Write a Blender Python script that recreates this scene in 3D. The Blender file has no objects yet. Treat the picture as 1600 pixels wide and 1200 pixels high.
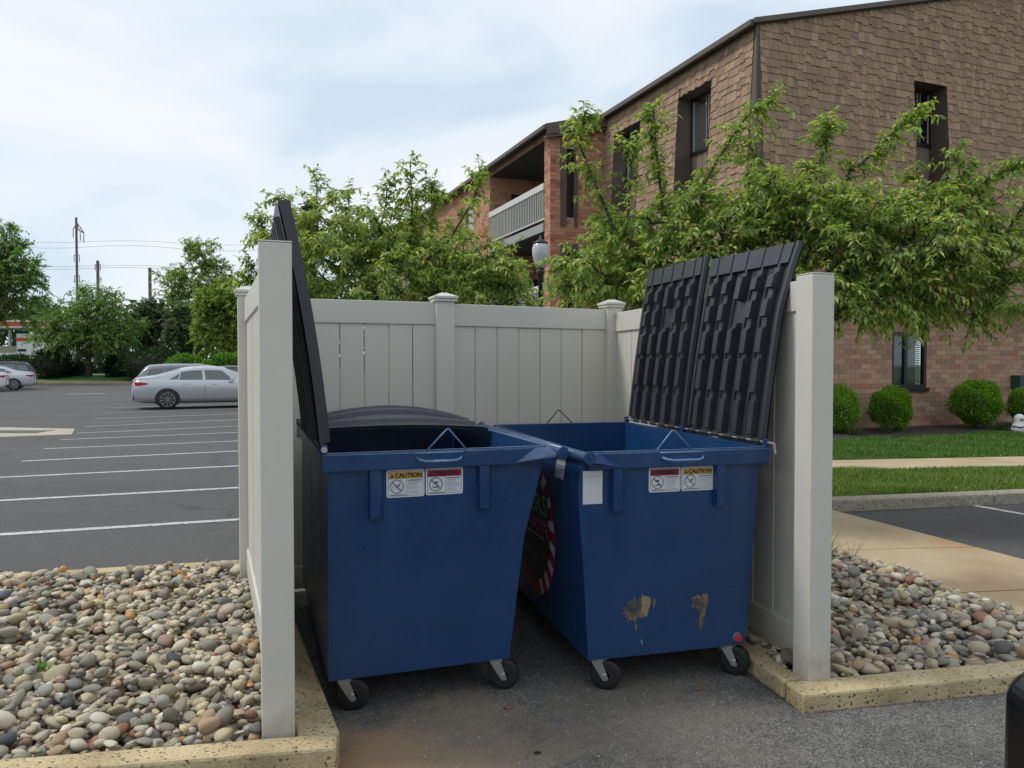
import bpy, math, random
import numpy as np
from mathutils import Vector, Matrix

# ------------------------------------------------------------------ camera, sky, sun, exposure
SC = bpy.context.scene
COL = SC.collection
R = math.radians
cam_d = bpy.data.cameras.new("camera")
cam = bpy.data.objects.new("camera", cam_d)
COL.objects.link(cam)
cam_d.sensor_width = 36
cam_d.lens = 27
cam_d.clip_start = 0.05
cam_d.clip_end = 4000
cam.location = (0, 0, 1.5)
cam.rotation_euler = (R(90) - math.atan(30 / 1200), 0, 0)
SC.camera = cam
SC.render.resolution_x = 1024
SC.render.resolution_y = 768

SUN = Vector((-0.72, 0.05, 0.95)).normalized()
sun_el = math.asin(SUN.z)
world = bpy.data.worlds.new("World")
SC.world = world
world.use_nodes = True
wn = world.node_tree.nodes
wl = world.node_tree.links
wn.clear()
w_out = wn.new("ShaderNodeOutputWorld")
w_bg = wn.new("ShaderNodeBackground")
w_bg2 = wn.new("ShaderNodeBackground")
w_add = wn.new("ShaderNodeMixShader")
w_sky = wn.new("ShaderNodeTexSky")
w_sky.sky_type = 'NISHITA'
w_sky.sun_disc = False
w_sky.sun_elevation = sun_el
w_sky.sun_rotation = math.atan2(SUN.x, SUN.y)
w_bg.inputs[1].default_value = 0.13
wl.new(w_sky.outputs[0], w_bg.inputs[0])
w_tc = wn.new("ShaderNodeTexCoord")
w_map = wn.new("ShaderNodeMapping")
w_map.inputs['Scale'].default_value = (1.0, 1.0, 2.6)
w_map.inputs['Location'].default_value = (3.1, 0.4, 0.3)
w_no = wn.new("ShaderNodeTexNoise")
w_no.inputs['Scale'].default_value = 2.3
w_no.inputs['Detail'].default_value = 7
w_no.inputs['Roughness'].default_value = 0.52
w_no.inputs['Distortion'].default_value = 0.5
w_ramp = wn.new("ShaderNodeValToRGB")
w_ramp.color_ramp.elements[0].position = 0.36
w_ramp.color_ramp.elements[0].color = (0.49, 0.585, 0.68, 1)
w_ramp.color_ramp.elements[1].position = 0.62
w_ramp.color_ramp.elements[1].color = (0.71, 0.74, 0.775, 1)
e = w_ramp.color_ramp.elements.new(0.48)
e.color = (0.615, 0.68, 0.745, 1)
w_bg2.inputs[1].default_value = 1.0
wl.new(w_tc.outputs['Generated'], w_map.inputs[0])
wl.new(w_map.outputs[0], w_no.inputs['Vector'])
wl.new(w_no.outputs[0], w_ramp.inputs[0])
wl.new(w_ramp.outputs[0], w_bg2.inputs[0])
w_add.inputs[0].default_value = 0.94
wl.new(w_bg.outputs[0], w_add.inputs[1])
wl.new(w_bg2.outputs[0], w_add.inputs[2])
wl.new(w_add.outputs[0], w_out.inputs[0])

sun_d = bpy.data.lights.new("sun", 'SUN')
sun_d.energy = 1.5
sun_d.angle = R(14)
sun_d.color = (1.0, 0.96, 0.90)
sun = bpy.data.objects.new("sun", sun_d)
COL.objects.link(sun)
sun.rotation_euler = SUN.to_track_quat('Z', 'Y').to_euler()

SC.view_settings.view_transform = 'Standard'
SC.view_settings.look = 'None'
SC.view_settings.exposure = 0.40
SC.view_settings.gamma = 1.0
SC.view_settings.use_curve_mapping = False

# ------------------------------------------------------------------ materials
def S(r, g, b):
    f = lambda c: (c / 255 / 12.92) if c <= 10.3 else ((c / 255 + 0.055) / 1.055) ** 2.4
    return (f(r), f(g), f(b))

class Mat:
    def __init__(s, name, color=(0.5, 0.5, 0.5), rough=0.6, metal=0.0, spec=0.5):
        s.m = bpy.data.materials.new(name)
        s.m.use_nodes = True
        s.n = s.m.node_tree.nodes
        s.l = s.m.node_tree.links
        s.b = s.n["Principled BSDF"]
        s.b.inputs['Base Color'].default_value = (*color, 1)
        s.b.inputs['Roughness'].default_value = rough
        s.b.inputs['Metallic'].default_value = metal
        s.b.inputs['Specular IOR Level'].default_value = spec
        s.tc = None
    def coord(s, kind='Object'):
        if s.tc is None:
            s.tc = s.n.new("ShaderNodeTexCoord")
        return s.tc.outputs[kind]
    def noise(s, scale, detail=4, rough=0.55, vec=None, dist=0.0):
        t = s.n.new("ShaderNodeTexNoise")
        t.inputs['Scale'].default_value = scale
        t.inputs['Detail'].default_value = detail
        t.inputs['Roughness'].default_value = rough
        t.inputs['Distortion'].default_value = dist
        s.l.new(vec if vec is not None else s.coord(), t.inputs['Vector'])
        return t.outputs[0]
    def mapped(s, scale=(1, 1, 1), loc=(0, 0, 0), rot=(0, 0, 0)):
        t = s.n.new("ShaderNodeMapping")
        t.inputs['Scale'].default_value = scale
        t.inputs['Location'].default_value = loc
        t.inputs['Rotation'].default_value = rot
        s.l.new(s.coord(), t.inputs[0])
        return t.outputs[0]
    def voronoi(s, scale, feature='F1', vec=None, out='Distance', rnd=1.0):
        t = s.n.new("ShaderNodeTexVoronoi")
        t.feature = feature
        t.inputs['Scale'].default_value = scale
        t.inputs['Randomness'].default_value = rnd
        s.l.new(vec if vec is not None else s.coord(), t.inputs['Vector'])
        return t.outputs[out]
    def ramp(s, fac, stops, interp='LINEAR'):
        t = s.n.new("ShaderNodeValToRGB")
        t.color_ramp.interpolation = interp
        els = t.color_ramp.elements
        while len(els) > 1:
            els.remove(els[0])
        for i, (p, c) in enumerate(stops):
            if not hasattr(c, '__len__'):
                c = (c, c, c)
            el = els[0] if i == 0 else els.new(p)
            el.position = p
            el.color = (*c, 1)
        s.l.new(fac, t.inputs[0])
        return t.outputs[0]
    def mix(s, fac, a, b, mode='MIX'):
        t = s.n.new("ShaderNodeMix")
        t.data_type = 'RGBA'
        t.blend_type = mode
        for sock, v in ((t.inputs[0], fac), (t.inputs[6], a), (t.inputs[7], b)):
            if isinstance(v, bpy.types.NodeSocket):
                s.l.new(v, sock)
            elif hasattr(v, '__len__'):
                sock.default_value = (*v, 1)
            else:
                sock.default_value = v if sock == t.inputs[0] else (v, v, v, 1)
        return t.outputs[2]
    def attr(s, name='col'):
        t = s.n.new("ShaderNodeAttribute")
        t.attribute_name = name
        return t.outputs['Color']
    def base(s, c):
        s.l.new(c, s.b.inputs['Base Color'])
        return s
    def rgh(s, c):
        s.l.new(c, s.b.inputs['Roughness'])
        return s
    def bump(s, h, strength=0.3, dist=0.01):
        t = s.n.new("ShaderNodeBump")
        t.inputs['Strength'].default_value = strength
        t.inputs['Distance'].default_value = dist
        s.l.new(h, t.inputs['Height'])
        s.l.new(t.outputs[0], s.b.inputs['Normal'])
        return s

MT = {}
def mk(name, *a, **k):
    m = Mat(name, *a, **k)
    MT[name] = m.m
    return m

# asphalt of the lot
m = mk('lot_asphalt', rough=0.85)
n1 = m.noise(0.5, 6, 0.6)
n2 = m.noise(75, 5, 0.8)
n3 = m.noise(6, 5, 0.6)
n4 = m.noise(0.35, 3, 0.5, m.mapped((0.25, 1.6, 1), rot=(0, 0, R(-24))))
c = m.ramp(n1, [(0.3, (0.062, 0.059, 0.058)), (0.7, (0.088, 0.084, 0.082))])
c = m.mix(0.45, c, m.ramp(n4, [(0.35, (0.062, 0.059, 0.058)), (0.65, (0.100, 0.095, 0.092))]))
c = m.mix(0.9, c, m.ramp(n2, [(0.36, 0.18), (0.5, 0.5), (0.64, 0.92)]), 'OVERLAY')
c = m.mix(0.35, c, m.ramp(n3, [(0.3, 0.35), (0.7, 0.62)]), 'OVERLAY')
wv = m.n.new("ShaderNodeVectorMath"); wv.operation = 'MULTIPLY_ADD'
nc = m.n.new("ShaderNodeTexNoise"); nc.inputs['Scale'].default_value = 1.6; nc.inputs['Detail'].default_value = 5
m.l.new(m.coord(), nc.inputs['Vector']); m.l.new(nc.outputs['Color'], wv.inputs[0]); wv.inputs[1].default_value = (.9, .9, .9); m.l.new(m.coord(), wv.inputs[2])
ck = m.ramp(m.voronoi(.17, 'DISTANCE_TO_EDGE', wv.outputs[0]), [(0.002, 1.0), (0.006, 0.0)])
ck = m.mix(1.0, ck, m.ramp(m.noise(.5, 3), [(0.45, 0.0), (0.6, 0.7)]), 'MULTIPLY')
c = m.mix(ck, c, (0.025, 0.024, 0.024))
sp = m.ramp(m.noise(1.1, 4, 0.7), [(0.66, 0.0), (0.72, 0.45)])
c = m.mix(sp, c, (0.04, 0.038, 0.037))
m.base(c); m.bump(n2, 0.5, 0.004)
# asphalt of the drive, with brown dirt
m = mk('drive_asphalt', rough=0.85)
n1 = m.noise(1.4, 6, 0.62)
n2 = m.noise(120, 4, 0.8)
n3 = m.noise(14, 6, 0.65)
vd = m.voronoi(260)
c = m.ramp(n1, [(0.3, (0.092, 0.087, 0.082)), (0.7, (0.155, 0.148, 0.138))])
c = m.mix(1.0, c, m.ramp(n2, [(0.38, 0.08), (0.5, 0.48), (0.62, 0.95)]), 'OVERLAY')
c = m.mix(0.5, c, m.ramp(n3, [(0.32, 0.25), (0.68, 0.7)]), 'OVERLAY')
def blob(m, cx, cy, r, wob=0.5, ns=3.0):
    """soft round mask for a stain lying at (cx, cy)"""
    mp = m.mapped((1 / r, 1 / r, 0), (-cx / r, -cy / r, 0))
    g = m.n.new("ShaderNodeVectorMath"); g.operation = 'LENGTH'
    m.l.new(mp, g.inputs[0])
    a = m.n.new("ShaderNodeMath"); a.operation = 'MULTIPLY_ADD'
    m.l.new(m.noise(ns, 6, 0.65), a.inputs[0]); a.inputs[1].default_value = wob * 2
    m.l.new(g.outputs['Value'], a.inputs[2])
    return m.ramp(a.outputs[0], [(0.55 + wob, 1.0), (1.05 + wob, 0.0)]) if False else m.ramp(a.outputs[0], [(min(0.98, 0.25 + wob), 1.0), (1.0, 0.0)])
c = m.mix(m.mix(1.0, blob(m, -0.52, 2.80, 0.75), 0.8, 'MULTIPLY'), c, (0.36, 0.19, 0.085))
c = m.mix(m.mix(1.0, blob(m, -0.25, 3.0, 1.1), 0.55, 'MULTIPLY'), c, (0.29, 0.22, 0.145))
c = m.mix(m.mix(1.0, blob(m, 0.55, 3.2, 1.2), 0.4, 'MULTIPLY'), c, (0.20, 0.17, 0.13))
c = m.mix(m.ramp(vd, [(0.05, 0.8), (0.14, 0.0)]), c, (0.24, 0.23, 0.21))
m.base(c); m.bump(n2, 0.7, 0.004)
# exposed aggregate kerb
m = mk('kerb_concrete', rough=0.9)
n1 = m.noise(5, 5, 0.6)
wk = m.n.new("ShaderNodeVectorMath"); wk.operation = 'MULTIPLY_ADD'
nk_ = m.n.new("ShaderNodeTexNoise"); nk_.inputs['Scale'].default_value = 70; nk_.inputs['Detail'].default_value = 3
m.l.new(m.coord(), nk_.inputs['Vector']); m.l.new(nk_.outputs['Color'], wk.inputs[0]); wk.inputs[1].default_value = (.022, .022, .022); m.l.new(m.mapped((1, 1.5, 1.3), rot=(.4, .2, .7)), wk.inputs[2])
v1 = m.voronoi(44, vec=wk.outputs[0])
mask = m.noise(9, 3, 0.6)
chips = m.ramp(v1, [(0.27, 1.0), (0.33, 0.0)])
chipmask = m.ramp(m.noise(26, 2), [(0.455, 0.0), (0.50, 1.0)])
c = m.ramp(n1, [(0.3, (0.34, 0.26, 0.135)), (0.55, (0.50, 0.40, 0.225)), (0.75, (0.58, 0.48, 0.29))])
c = m.mix(0.4, c, m.ramp(m.noise(160, 2), [(0.3, 0.25), (0.7, 0.75)]), 'OVERLAY')
cc = m.mix(1.0, chips, chipmask, 'MULTIPLY')
c = m.mix(cc, c, m.ramp(m.voronoi(44, vec=wk.outputs[0], out='Color'), [(0.2, (0.06, 0.045, 0.035)), (0.8, (0.16, 0.12, 0.09))]))
m.base(c); m.bump(m.mix(0.6, m.noise(120, 3), v1), 0.7, 0.006)
m = mk('pale_kerb', rough=0.9)
c = m.ramp(m.noise(30, 6, 0.75), [(0.35, (0.16, 0.135, 0.105)), (0.55, (0.36, 0.32, 0.25))])
m.base(c); m.bump(m.noise(60, 3), 0.6, 0.01)
m = mk('walk_concrete', rough=0.9)
c = m.ramp(m.noise(1.3, 5, 0.6), [(0.35, (0.37, 0.275, 0.165)), (0.7, (0.50, 0.40, 0.26))])
c = m.mix(0.3, c, m.ramp(m.noise(150, 2), [(0.3, 0.25), (0.7, 0.75)]), 'OVERLAY')
c = m.mix(m.mix(1.0, blob(m, 3.15, 4.9, 0.9, 0.45, 2.0), 0.8, 'MULTIPLY'), c, (0.23, 0.165, 0.10))
c = m.mix(m.mix(1.0, blob(m, 3.7, 6.2, 0.6, 0.4, 2.5), 0.6, 'MULTIPLY'), c, (0.38, 0.21, 0.10))
m.base(c)
m = mk('apron_concrete', rough=0.9)
m.base(m.ramp(m.noise(2, 5, 0.6), [(0.3, (0.36, 0.32, 0.25)), (0.7, (0.45, 0.41, 0.33))]))
m = mk('lot_line_paint', rough=0.7)
c = m.mix(m.ramp(m.noise(22, 5, 0.75), [(0.42, 0.0), (0.60, 0.7)]), (0.62, 0.62, 0.60), (0.16, 0.16, 0.16))
m.base(c)
m = mk('soil', rough=1.0)
m.base(m.ramp(m.noise(30, 5, 0.7), [(0.35, (0.055, 0.038, 0.026)), (0.65, (0.15, 0.11, 0.08))])); m.bump(m.noise(60), 0.8, 0.01)
m = mk('mulch', rough=1.0)
m.base(m.ramp(m.noise(25, 5, 0.7), [(0.35, (0.012, 0.009, 0.008)), (0.65, (0.055, 0.04, 0.032))])); m.bump(m.noise(40), 0.8, 0.02)
m = mk('lawn_ground', rough=1.0)
m.base(m.ramp(m.noise(3, 6, 0.7), [(0.35, (0.045, 0.075, 0.018)), (0.65, (0.085, 0.125, 0.03))]))
m = mk('verge_grass', rough=1.0)
m.base(m.ramp(m.noise(1.5, 6, 0.8), [(0.35, (0.06, 0.14, 0.03)), (0.65, (0.11, 0.21, 0.045))]))
m = mk('land', rough=1.0)
m.base(m.ramp(m.noise(0.05, 6, 0.7), [(0.35, (0.03, 0.05, 0.02)), (0.65, (0.06, 0.08, 0.035))]))
m = mk('stone_mat', rough=0.78, spec=0.35)
c = m.mix(0.5, m.attr(), m.ramp(m.noise(38, 5, 0.65), [(0.3, 0.28), (0.7, 0.72)]), 'OVERLAY')
c = m.mix(0.45, c, m.ramp(m.noise(150, 4, 0.7), [(0.35, 0.15), (0.65, 0.85)]), 'OVERLAY')
m.base(c); m.bump(m.noise(70, 5, .65), 0.6, 0.005)
# vinyl fence
m = mk('vinyl', rough=0.42, spec=0.45)
c = m.ramp(m.noise(1.8, 5, 0.6), [(0.3, (0.585, 0.56, 0.49)), (0.7, (0.62, 0.592, 0.52))])
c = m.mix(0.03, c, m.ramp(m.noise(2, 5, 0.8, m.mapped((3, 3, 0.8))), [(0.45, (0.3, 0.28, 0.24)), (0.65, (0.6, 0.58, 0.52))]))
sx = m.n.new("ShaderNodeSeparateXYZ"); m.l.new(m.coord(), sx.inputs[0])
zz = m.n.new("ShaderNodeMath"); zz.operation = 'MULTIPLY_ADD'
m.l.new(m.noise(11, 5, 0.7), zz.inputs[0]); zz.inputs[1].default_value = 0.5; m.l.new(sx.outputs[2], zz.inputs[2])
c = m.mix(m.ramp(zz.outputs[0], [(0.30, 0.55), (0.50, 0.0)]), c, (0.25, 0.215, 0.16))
sc_ = m.ramp(m.noise(9, 6, 0.8, m.mapped((1.6, 1.6, .35))), [(0.66, 0.0), (0.74, 0.22)])
c = m.mix(sc_, c, (0.30, 0.28, 0.25))
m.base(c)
# dumpster paint
m = mk('blue_paint', rough=0.38, spec=0.5)
c = m.ramp(m.noise(2.2, 4, 0.6), [(0.3, (0.0055, 0.036, 0.115)), (0.7, (0.007, 0.047, 0.145))])
c = m.mix(m.ramp(m.noise(7, 7, 0.75, m.mapped((3, 3, 0.6))), [(0.56, 0.0), (0.75, 0.16)]), c, (0.10, 0.13, 0.17))
scr = m.ramp(m.noise(60, 2, 0.5, m.mapped((.12, .12, 2.2), rot=(0, .35, 0))), [(0.72, 0.0), (0.75, 0.30)])
c = m.mix(scr, c, (0.12, 0.17, 0.25))
m.base(c)
m.rgh(m.ramp(m.noise(5, 5, 0.7), [(0.3, 0.24), (0.7, 0.40)])); m.bump(m.noise(3.5, 3), 0.3, 0.02); m.b.inputs['Specular IOR Level'].default_value = 0.6
m = mk('worn_highlight_blue', rough=0.35)  # light blue paints highlights on rim, bar and loops; the speckle is wear
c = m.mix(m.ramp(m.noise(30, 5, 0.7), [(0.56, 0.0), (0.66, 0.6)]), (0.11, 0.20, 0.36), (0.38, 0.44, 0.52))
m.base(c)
m = mk('lip_sheen_paint', rough=0.25, spec=0.7)  # lighter than the body blue, painting in the tube's sky reflection
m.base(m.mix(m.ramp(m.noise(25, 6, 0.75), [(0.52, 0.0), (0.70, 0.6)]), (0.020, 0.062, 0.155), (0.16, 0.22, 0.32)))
m = mk('lid_plastic', rough=0.46, spec=0.5)
m.base(m.ramp(m.noise(6, 5, 0.7), [(0.3, (0.022, 0.024, 0.030)), (0.7, (0.036, 0.039, 0.047))]))
m.rgh(m.ramp(m.noise(12, 4, 0.7), [(0.3, 0.32), (0.7, 0.46)]))
m = mk('rubber', (0.012, 0.012, 0.013), 0.55)
m.rgh(m.ramp(m.noise(40, 4), [(0.3, 0.4), (0.7, 0.75)]))
mk('zinc', (0.52, 0.54, 0.55), 0.34, 0.85)
mk('red_plastic', (0.62, 0.02, 0.03), 0.3)
m = mk('print', rough=0.4); m.base(m.attr())
m = mk('bare_scrape', rough=0.75)
m.base(m.ramp(m.noise(45, 5, 0.75), [(0.38, (0.05, 0.055, 0.065)), (0.5, (0.13, 0.095, 0.065)), (0.62, (0.27, 0.19, 0.10))]))
m = mk('tan_scrape', rough=0.75)
m.base(m.ramp(m.noise(60, 4, 0.7), [(0.35, (0.22, 0.155, 0.085)), (0.65, (0.33, 0.24, 0.14))]))
m = mk('dark_scrape', rough=0.6)
m.base(m.ramp(m.noise(50, 5, 0.75), [(0.4, (0.025, 0.03, 0.042)), (0.65, (0.10, 0.10, 0.10))]))
# building
m = mk('brick_mat', rough=0.9)
m.base(m.mix(0.25, m.attr(), m.ramp(m.noise(16, 5, 0.7), [(0.3, 0.3), (0.7, 0.7)]), 'OVERLAY')); m.bump(m.noise(60, 3), 0.4, 0.006)
m = mk('mortar', rough=0.95)
m.base(m.ramp(m.noise(20, 4), [(0.3, (0.30, 0.22, 0.17)), (0.7, (0.38, 0.29, 0.225))]))
m = mk('shingle_mat', rough=0.9)
m.base(m.mix(0.35, m.attr(), m.ramp(m.noise(9, 6, 0.7), [(0.3, 0.32), (0.7, 0.68)]), 'OVERLAY')); m.bump(m.noise(70, 3), 0.5, 0.006)
mk('shingle_backing', (0.13, 0.095, 0.07), 0.95)
m = mk('brown_trim', rough=0.55); m.base(m.ramp(m.noise(3, 4), [(0.3, (0.090, 0.067, 0.054)), (0.7, (0.12, 0.090, 0.073))]))
mk('panel_brown', (0.21, 0.155, 0.12), 0.6)
mk('dark_frame', (0.012, 0.010, 0.010), 0.4)
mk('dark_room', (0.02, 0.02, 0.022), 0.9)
mk('soffit_dark', (0.040, 0.035, 0.035), 0.8)
mk('stucco', (0.36, 0.32, 0.24), 0.9)
mk('white_rail', (0.60, 0.60, 0.56), 0.55)
mk('slab_grey', (0.33, 0.33, 0.33), 0.8)
mk('curtain', (0.42, 0.48, 0.44), 0.9)
mk('green_box_paint', (0.015, 0.06, 0.045), 0.5)
def glass(name, tint, refl=0.35, rough=0.03):
    g = bpy.data.materials.new(name); g.use_nodes = True
    n, l = g.node_tree.nodes, g.node_tree.links
    n.clear()
    o = n.new("ShaderNodeOutputMaterial"); mx = n.new("ShaderNodeMixShader")
    t = n.new("ShaderNodeBsdfTransparent"); gl = n.new("ShaderNodeBsdfGlossy")
    fr = n.new("ShaderNodeLayerWeight"); fr.inputs[0].default_value = refl
    t.inputs[0].default_value = (*tint, 1); gl.inputs['Roughness'].default_value = rough
    gl.inputs[0].default_value = (0.9, 0.95, 1, 1)
    l.new(fr.outputs['Fresnel'], mx.inputs[0]); l.new(t.outputs[0], mx.inputs[1]); l.new(gl.outputs[0], mx.inputs[2])
    l.new(mx.outputs[0], o.inputs[0])
    MT[name] = g
glass('window_glass', (0.75, 0.80, 0.78), 0.45)
glass('car_glass', (0.45, 0.5, 0.5), 0.55)
# leaves
def leafmat(name, trans=0.35):
    m = mk(name, rough=0.5, spec=0.35)
    c = m.attr()
    m.base(c)
    tr = m.n.new("ShaderNodeBsdfTranslucent")
    mx = m.n.new("ShaderNodeMixShader"); mx.inputs[0].default_value = trans
    m.l.new(m.mix(1.0, c, (1.5, 1.6, 0.7), 'MULTIPLY'), tr.inputs[0])
    m.l.new(m.b.outputs[0], mx.inputs[1]); m.l.new(tr.outputs[0], mx.inputs[2])
    m.l.new(mx.outputs[0], m.n["Material Output"].inputs[0])
leafmat('leaf', 0.42); leafmat('blade', 0.25)
m = mk('bark', rough=0.9)
m.base(m.ramp(m.noise(14, 5, 0.7), [(0.3, (0.045, 0.035, 0.03)), (0.7, (0.12, 0.10, 0.085))])); m.bump(m.noise(40, 4), 0.6, 0.01)
# vehicles etc
def paint(name, c, metal=0.5, rough=0.3):
    m = mk(name, c, rough, metal)
    m.b.inputs['Coat Weight'].default_value = 0.6
    m.b.inputs['Coat Roughness'].default_value = 0.08
paint('silver_paint', (0.50, 0.53, 0.56), 0.55)
paint('pale_silver_paint', (0.55, 0.56, 0.60), 0.3)
paint('white_paint', (0.72, 0.72, 0.72), 0.0)
paint('dark_paint', (0.025, 0.027, 0.032), 0.3)
paint('grey_paint', (0.22, 0.23, 0.25), 0.5)
mk('black_trim', (0.015, 0.015, 0.016), 0.5)
mk('rim_metal', (0.42, 0.42, 0.43), 0.35, 0.8)
mk('dark_rim_metal', (0.24, 0.24, 0.25), 0.35, 0.7)
mk('tail_red', (0.50, 0.015, 0.02), 0.15)
mk('lamp_black', (0.012, 0.012, 0.013), 0.4)
m = mk('lamp_globe', (0.42, 0.44, 0.46), 0.2)
m.b.inputs['Coat Weight'].default_value = 0.4
mk('white_wall', (0.70, 0.70, 0.70), 0.7)
mk('red_stripe', (0.55, 0.06, 0.03), 0.6)
m = mk('pole_rust', rough=0.8); m.base(m.ramp(m.noise(2, 3), [(0.3, (0.12, 0.085, 0.075)), (0.7, (0.20, 0.15, 0.13))]))
mk('wire_grey', (0.22, 0.23, 0.25), 0.6)
mk('gloss_black', (0.004, 0.004, 0.005), 0.25)
mk('iron_black', (0.01, 0.01, 0.01), 0.6)
mk('grate_iron', (0.14, 0.13, 0.13), 0.7)
mk('dry_leaf', (0.20, 0.10, 0.055), 0.8)
mk('dark_leaf', (0.02, 0.015, 0.012), 0.8)

# ------------------------------------------------------------------ mesh helpers
def link(name, me, mat, parent=None, smooth=False):
    o = bpy.data.objects.new(name, me)
    COL.objects.link(o)
    if mat is not None and len(me.materials) == 0:
        me.materials.append(MT[mat])
    if parent is not None:
        o.parent = parent
    return o

class MB:
    def __init__(s):
        s.v = []; s.f = []; s.c = []
    def quad_pts(s, pts, col=None):
        b = len(s.v); s.v += [tuple(p) for p in pts]; s.f.append(tuple(range(b, b + len(pts)))); s.c.append(col)
        return s
    def add(s, vs, fs, col=None):
        b = len(s.v); s.v += [tuple(p) for p in vs]
        for f in fs:
            s.f.append(tuple(b + i for i in f)); s.c.append(col)
        return s
    def box(s, x0, y0, z0, x1, y1, z1, col=None, M=None):
        vs = [(x, y, z) for z in (z0, z1) for y in (y0, y1) for x in (x0, x1)]
        if M is not None:
            vs = [M @ Vector(p) for p in vs]
        return s.add(vs, [(0, 2, 3, 1), (4, 5, 7, 6), (0, 1, 5, 4), (2, 6, 7, 3), (0, 4, 6, 2), (1, 3, 7, 5)], col)
    def hexa(s, bot, top, col=None):
        return s.add(list(bot) + list(top), [(3, 2, 1, 0), (4, 5, 6, 7), (0, 1, 5, 4), (1, 2, 6, 5), (2, 3, 7, 6), (3, 0, 4, 7)], col)
    def prism(s, poly, z0, z1, col=None):
        n = len(poly)
        vs = [(p[0], p[1], z0) for p in poly] + [(p[0], p[1], z1) for p in poly]
        fs = [tuple(range(n - 1, -1, -1)), tuple(range(n, 2 * n))]
        fs += [(i, (i + 1) % n, n + (i + 1) % n, n + i) for i in range(n)]
        return s.add(vs, fs, col)
    def extr(s, poly, fn0, fn1, col=None):
        n = len(poly)
        vs = [fn0(p) for p in poly] + [fn1(p) for p in poly]
        fs = [tuple(range(n - 1, -1, -1)), tuple(range(n, 2 * n))]
        fs += [(i, (i + 1) % n, n + (i + 1) % n, n + i) for i in range(n)]
        return s.add(vs, fs, col)
    def tube(s, pts, r, n=8, col=None, caps=True):
        pts = [Vector(p) for p in pts]
        if not hasattr(r, '__len__'):
            r = [r] * len(pts)
        base = len(s.v)
        up = Vector((0, 0, 1))
        for i, p in enumerate(pts):
            d = (pts[min(i + 1, len(pts) - 1)] - pts[max(i - 1, 0)]).normalized()
            ref = up if abs(d.z) < 0.9 else Vector((1, 0, 0))
            a = d.cross(ref).normalized(); b = a.cross(d)
            for k in range(n):
                t = 2 * math.pi * k / n
                s.v.append(tuple(p + (a * math.cos(t) + b * math.sin(t)) * r[i]))
        for i in range(len(pts) - 1):
            for k in range(n):
                k2 = (k + 1) % n
                s.f.append((base + i * n + k, base + i * n + k2, base + (i + 1) * n + k2, base + (i + 1) * n + k)); s.c.append(col)
        if caps:
            s.f.append(tuple(base + k for k in range(n - 1, -1, -1))); s.c.append(col)
            e0 = base + (len(pts) - 1) * n
            s.f.append(tuple(e0 + k for k in range(n))); s.c.append(col)
        return s
    def lathe(s, prof, cx=0, cy=0, n=20, col=None):
        """prof = list of (r, z)"""
        base = len(s.v)
        for r, z in prof:
            for k in range(n):
                t = 2 * math.pi * k / n
                s.v.append((cx + r * math.cos(t), cy + r * math.sin(t), z))
        for i in range(len(prof) - 1):
            for k in range(n):
                k2 = (k + 1) % n
                s.f.append((base + i * n + k, base + i * n + k2, base + (i + 1) * n + k2, base + (i + 1) * n + k)); s.c.append(col)
        s.f.append(tuple(base + k for k in range(n - 1, -1, -1))); s.c.append(col)
        e0 = base + (len(prof) - 1) * n
        s.f.append(tuple(e0 + k for k in range(n))); s.c.append(col)
        return s
    def mesh(s, name, smooth=False):
        me = bpy.data.meshes.new(name)
        me.from_pydata(s.v, [], s.f)
        if any(c is not None for c in s.c):
            ca = me.color_attributes.new('col', 'FLOAT_COLOR', 'CORNER')
            arr = []
            for f, c in zip(s.f, s.c):
                c = c or (0.5, 0.5, 0.5)
                arr += [c[0], c[1], c[2], 1.0] * len(f)
            ca.data.foreach_set('color', arr)
        if smooth:
            me.polygons.foreach_set('use_smooth', [True] * len(me.polygons))
        me.update()
        return me
    def build(s, name, mat, parent=None, smooth=False, bevel=0, seg=2):
        me = s.mesh(name, smooth)
        o = link(name, me, mat, parent)
        if bevel:
            b = o.modifiers.new('bevel', 'BEVEL'); b.width = bevel; b.segments = seg; b.limit_method = 'ANGLE'; b.angle_limit = R(35)
            b.harden_normals = False
        return o

def np_mesh(name, V, F, colors=None, smooth=False):
    """V (n,3) float, F (m,3|4) int, colors per face (m,3)"""
    me = bpy.data.meshes.new(name)
    V = np.asarray(V, dtype=np.float32); F = np.asarray(F, dtype=np.int32)
    k = F.shape[1]
    me.vertices.add(len(V)); me.vertices.foreach_set('co', V.ravel())
    me.loops.add(F.size); me.loops.foreach_set('vertex_index', F.ravel())
    me.polygons.add(len(F)); me.polygons.foreach_set('loop_start', np.arange(0, F.size, k, dtype=np.int32))
    me.update(calc_edges=True)
    if smooth:
        me.polygons.foreach_set('use_smooth', np.ones(len(F), dtype=bool))
    if colors is not None:
        ca = me.color_attributes.new('col', 'FLOAT_COLOR', 'CORNER')
        c4 = np.ones((len(F), k, 4), dtype=np.float32)
        c4[:, :, :3] = np.asarray(colors, dtype=np.float32)[:, None, :]
        ca.data.foreach_set('color', c4.ravel())
    me.validate()
    return me

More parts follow.
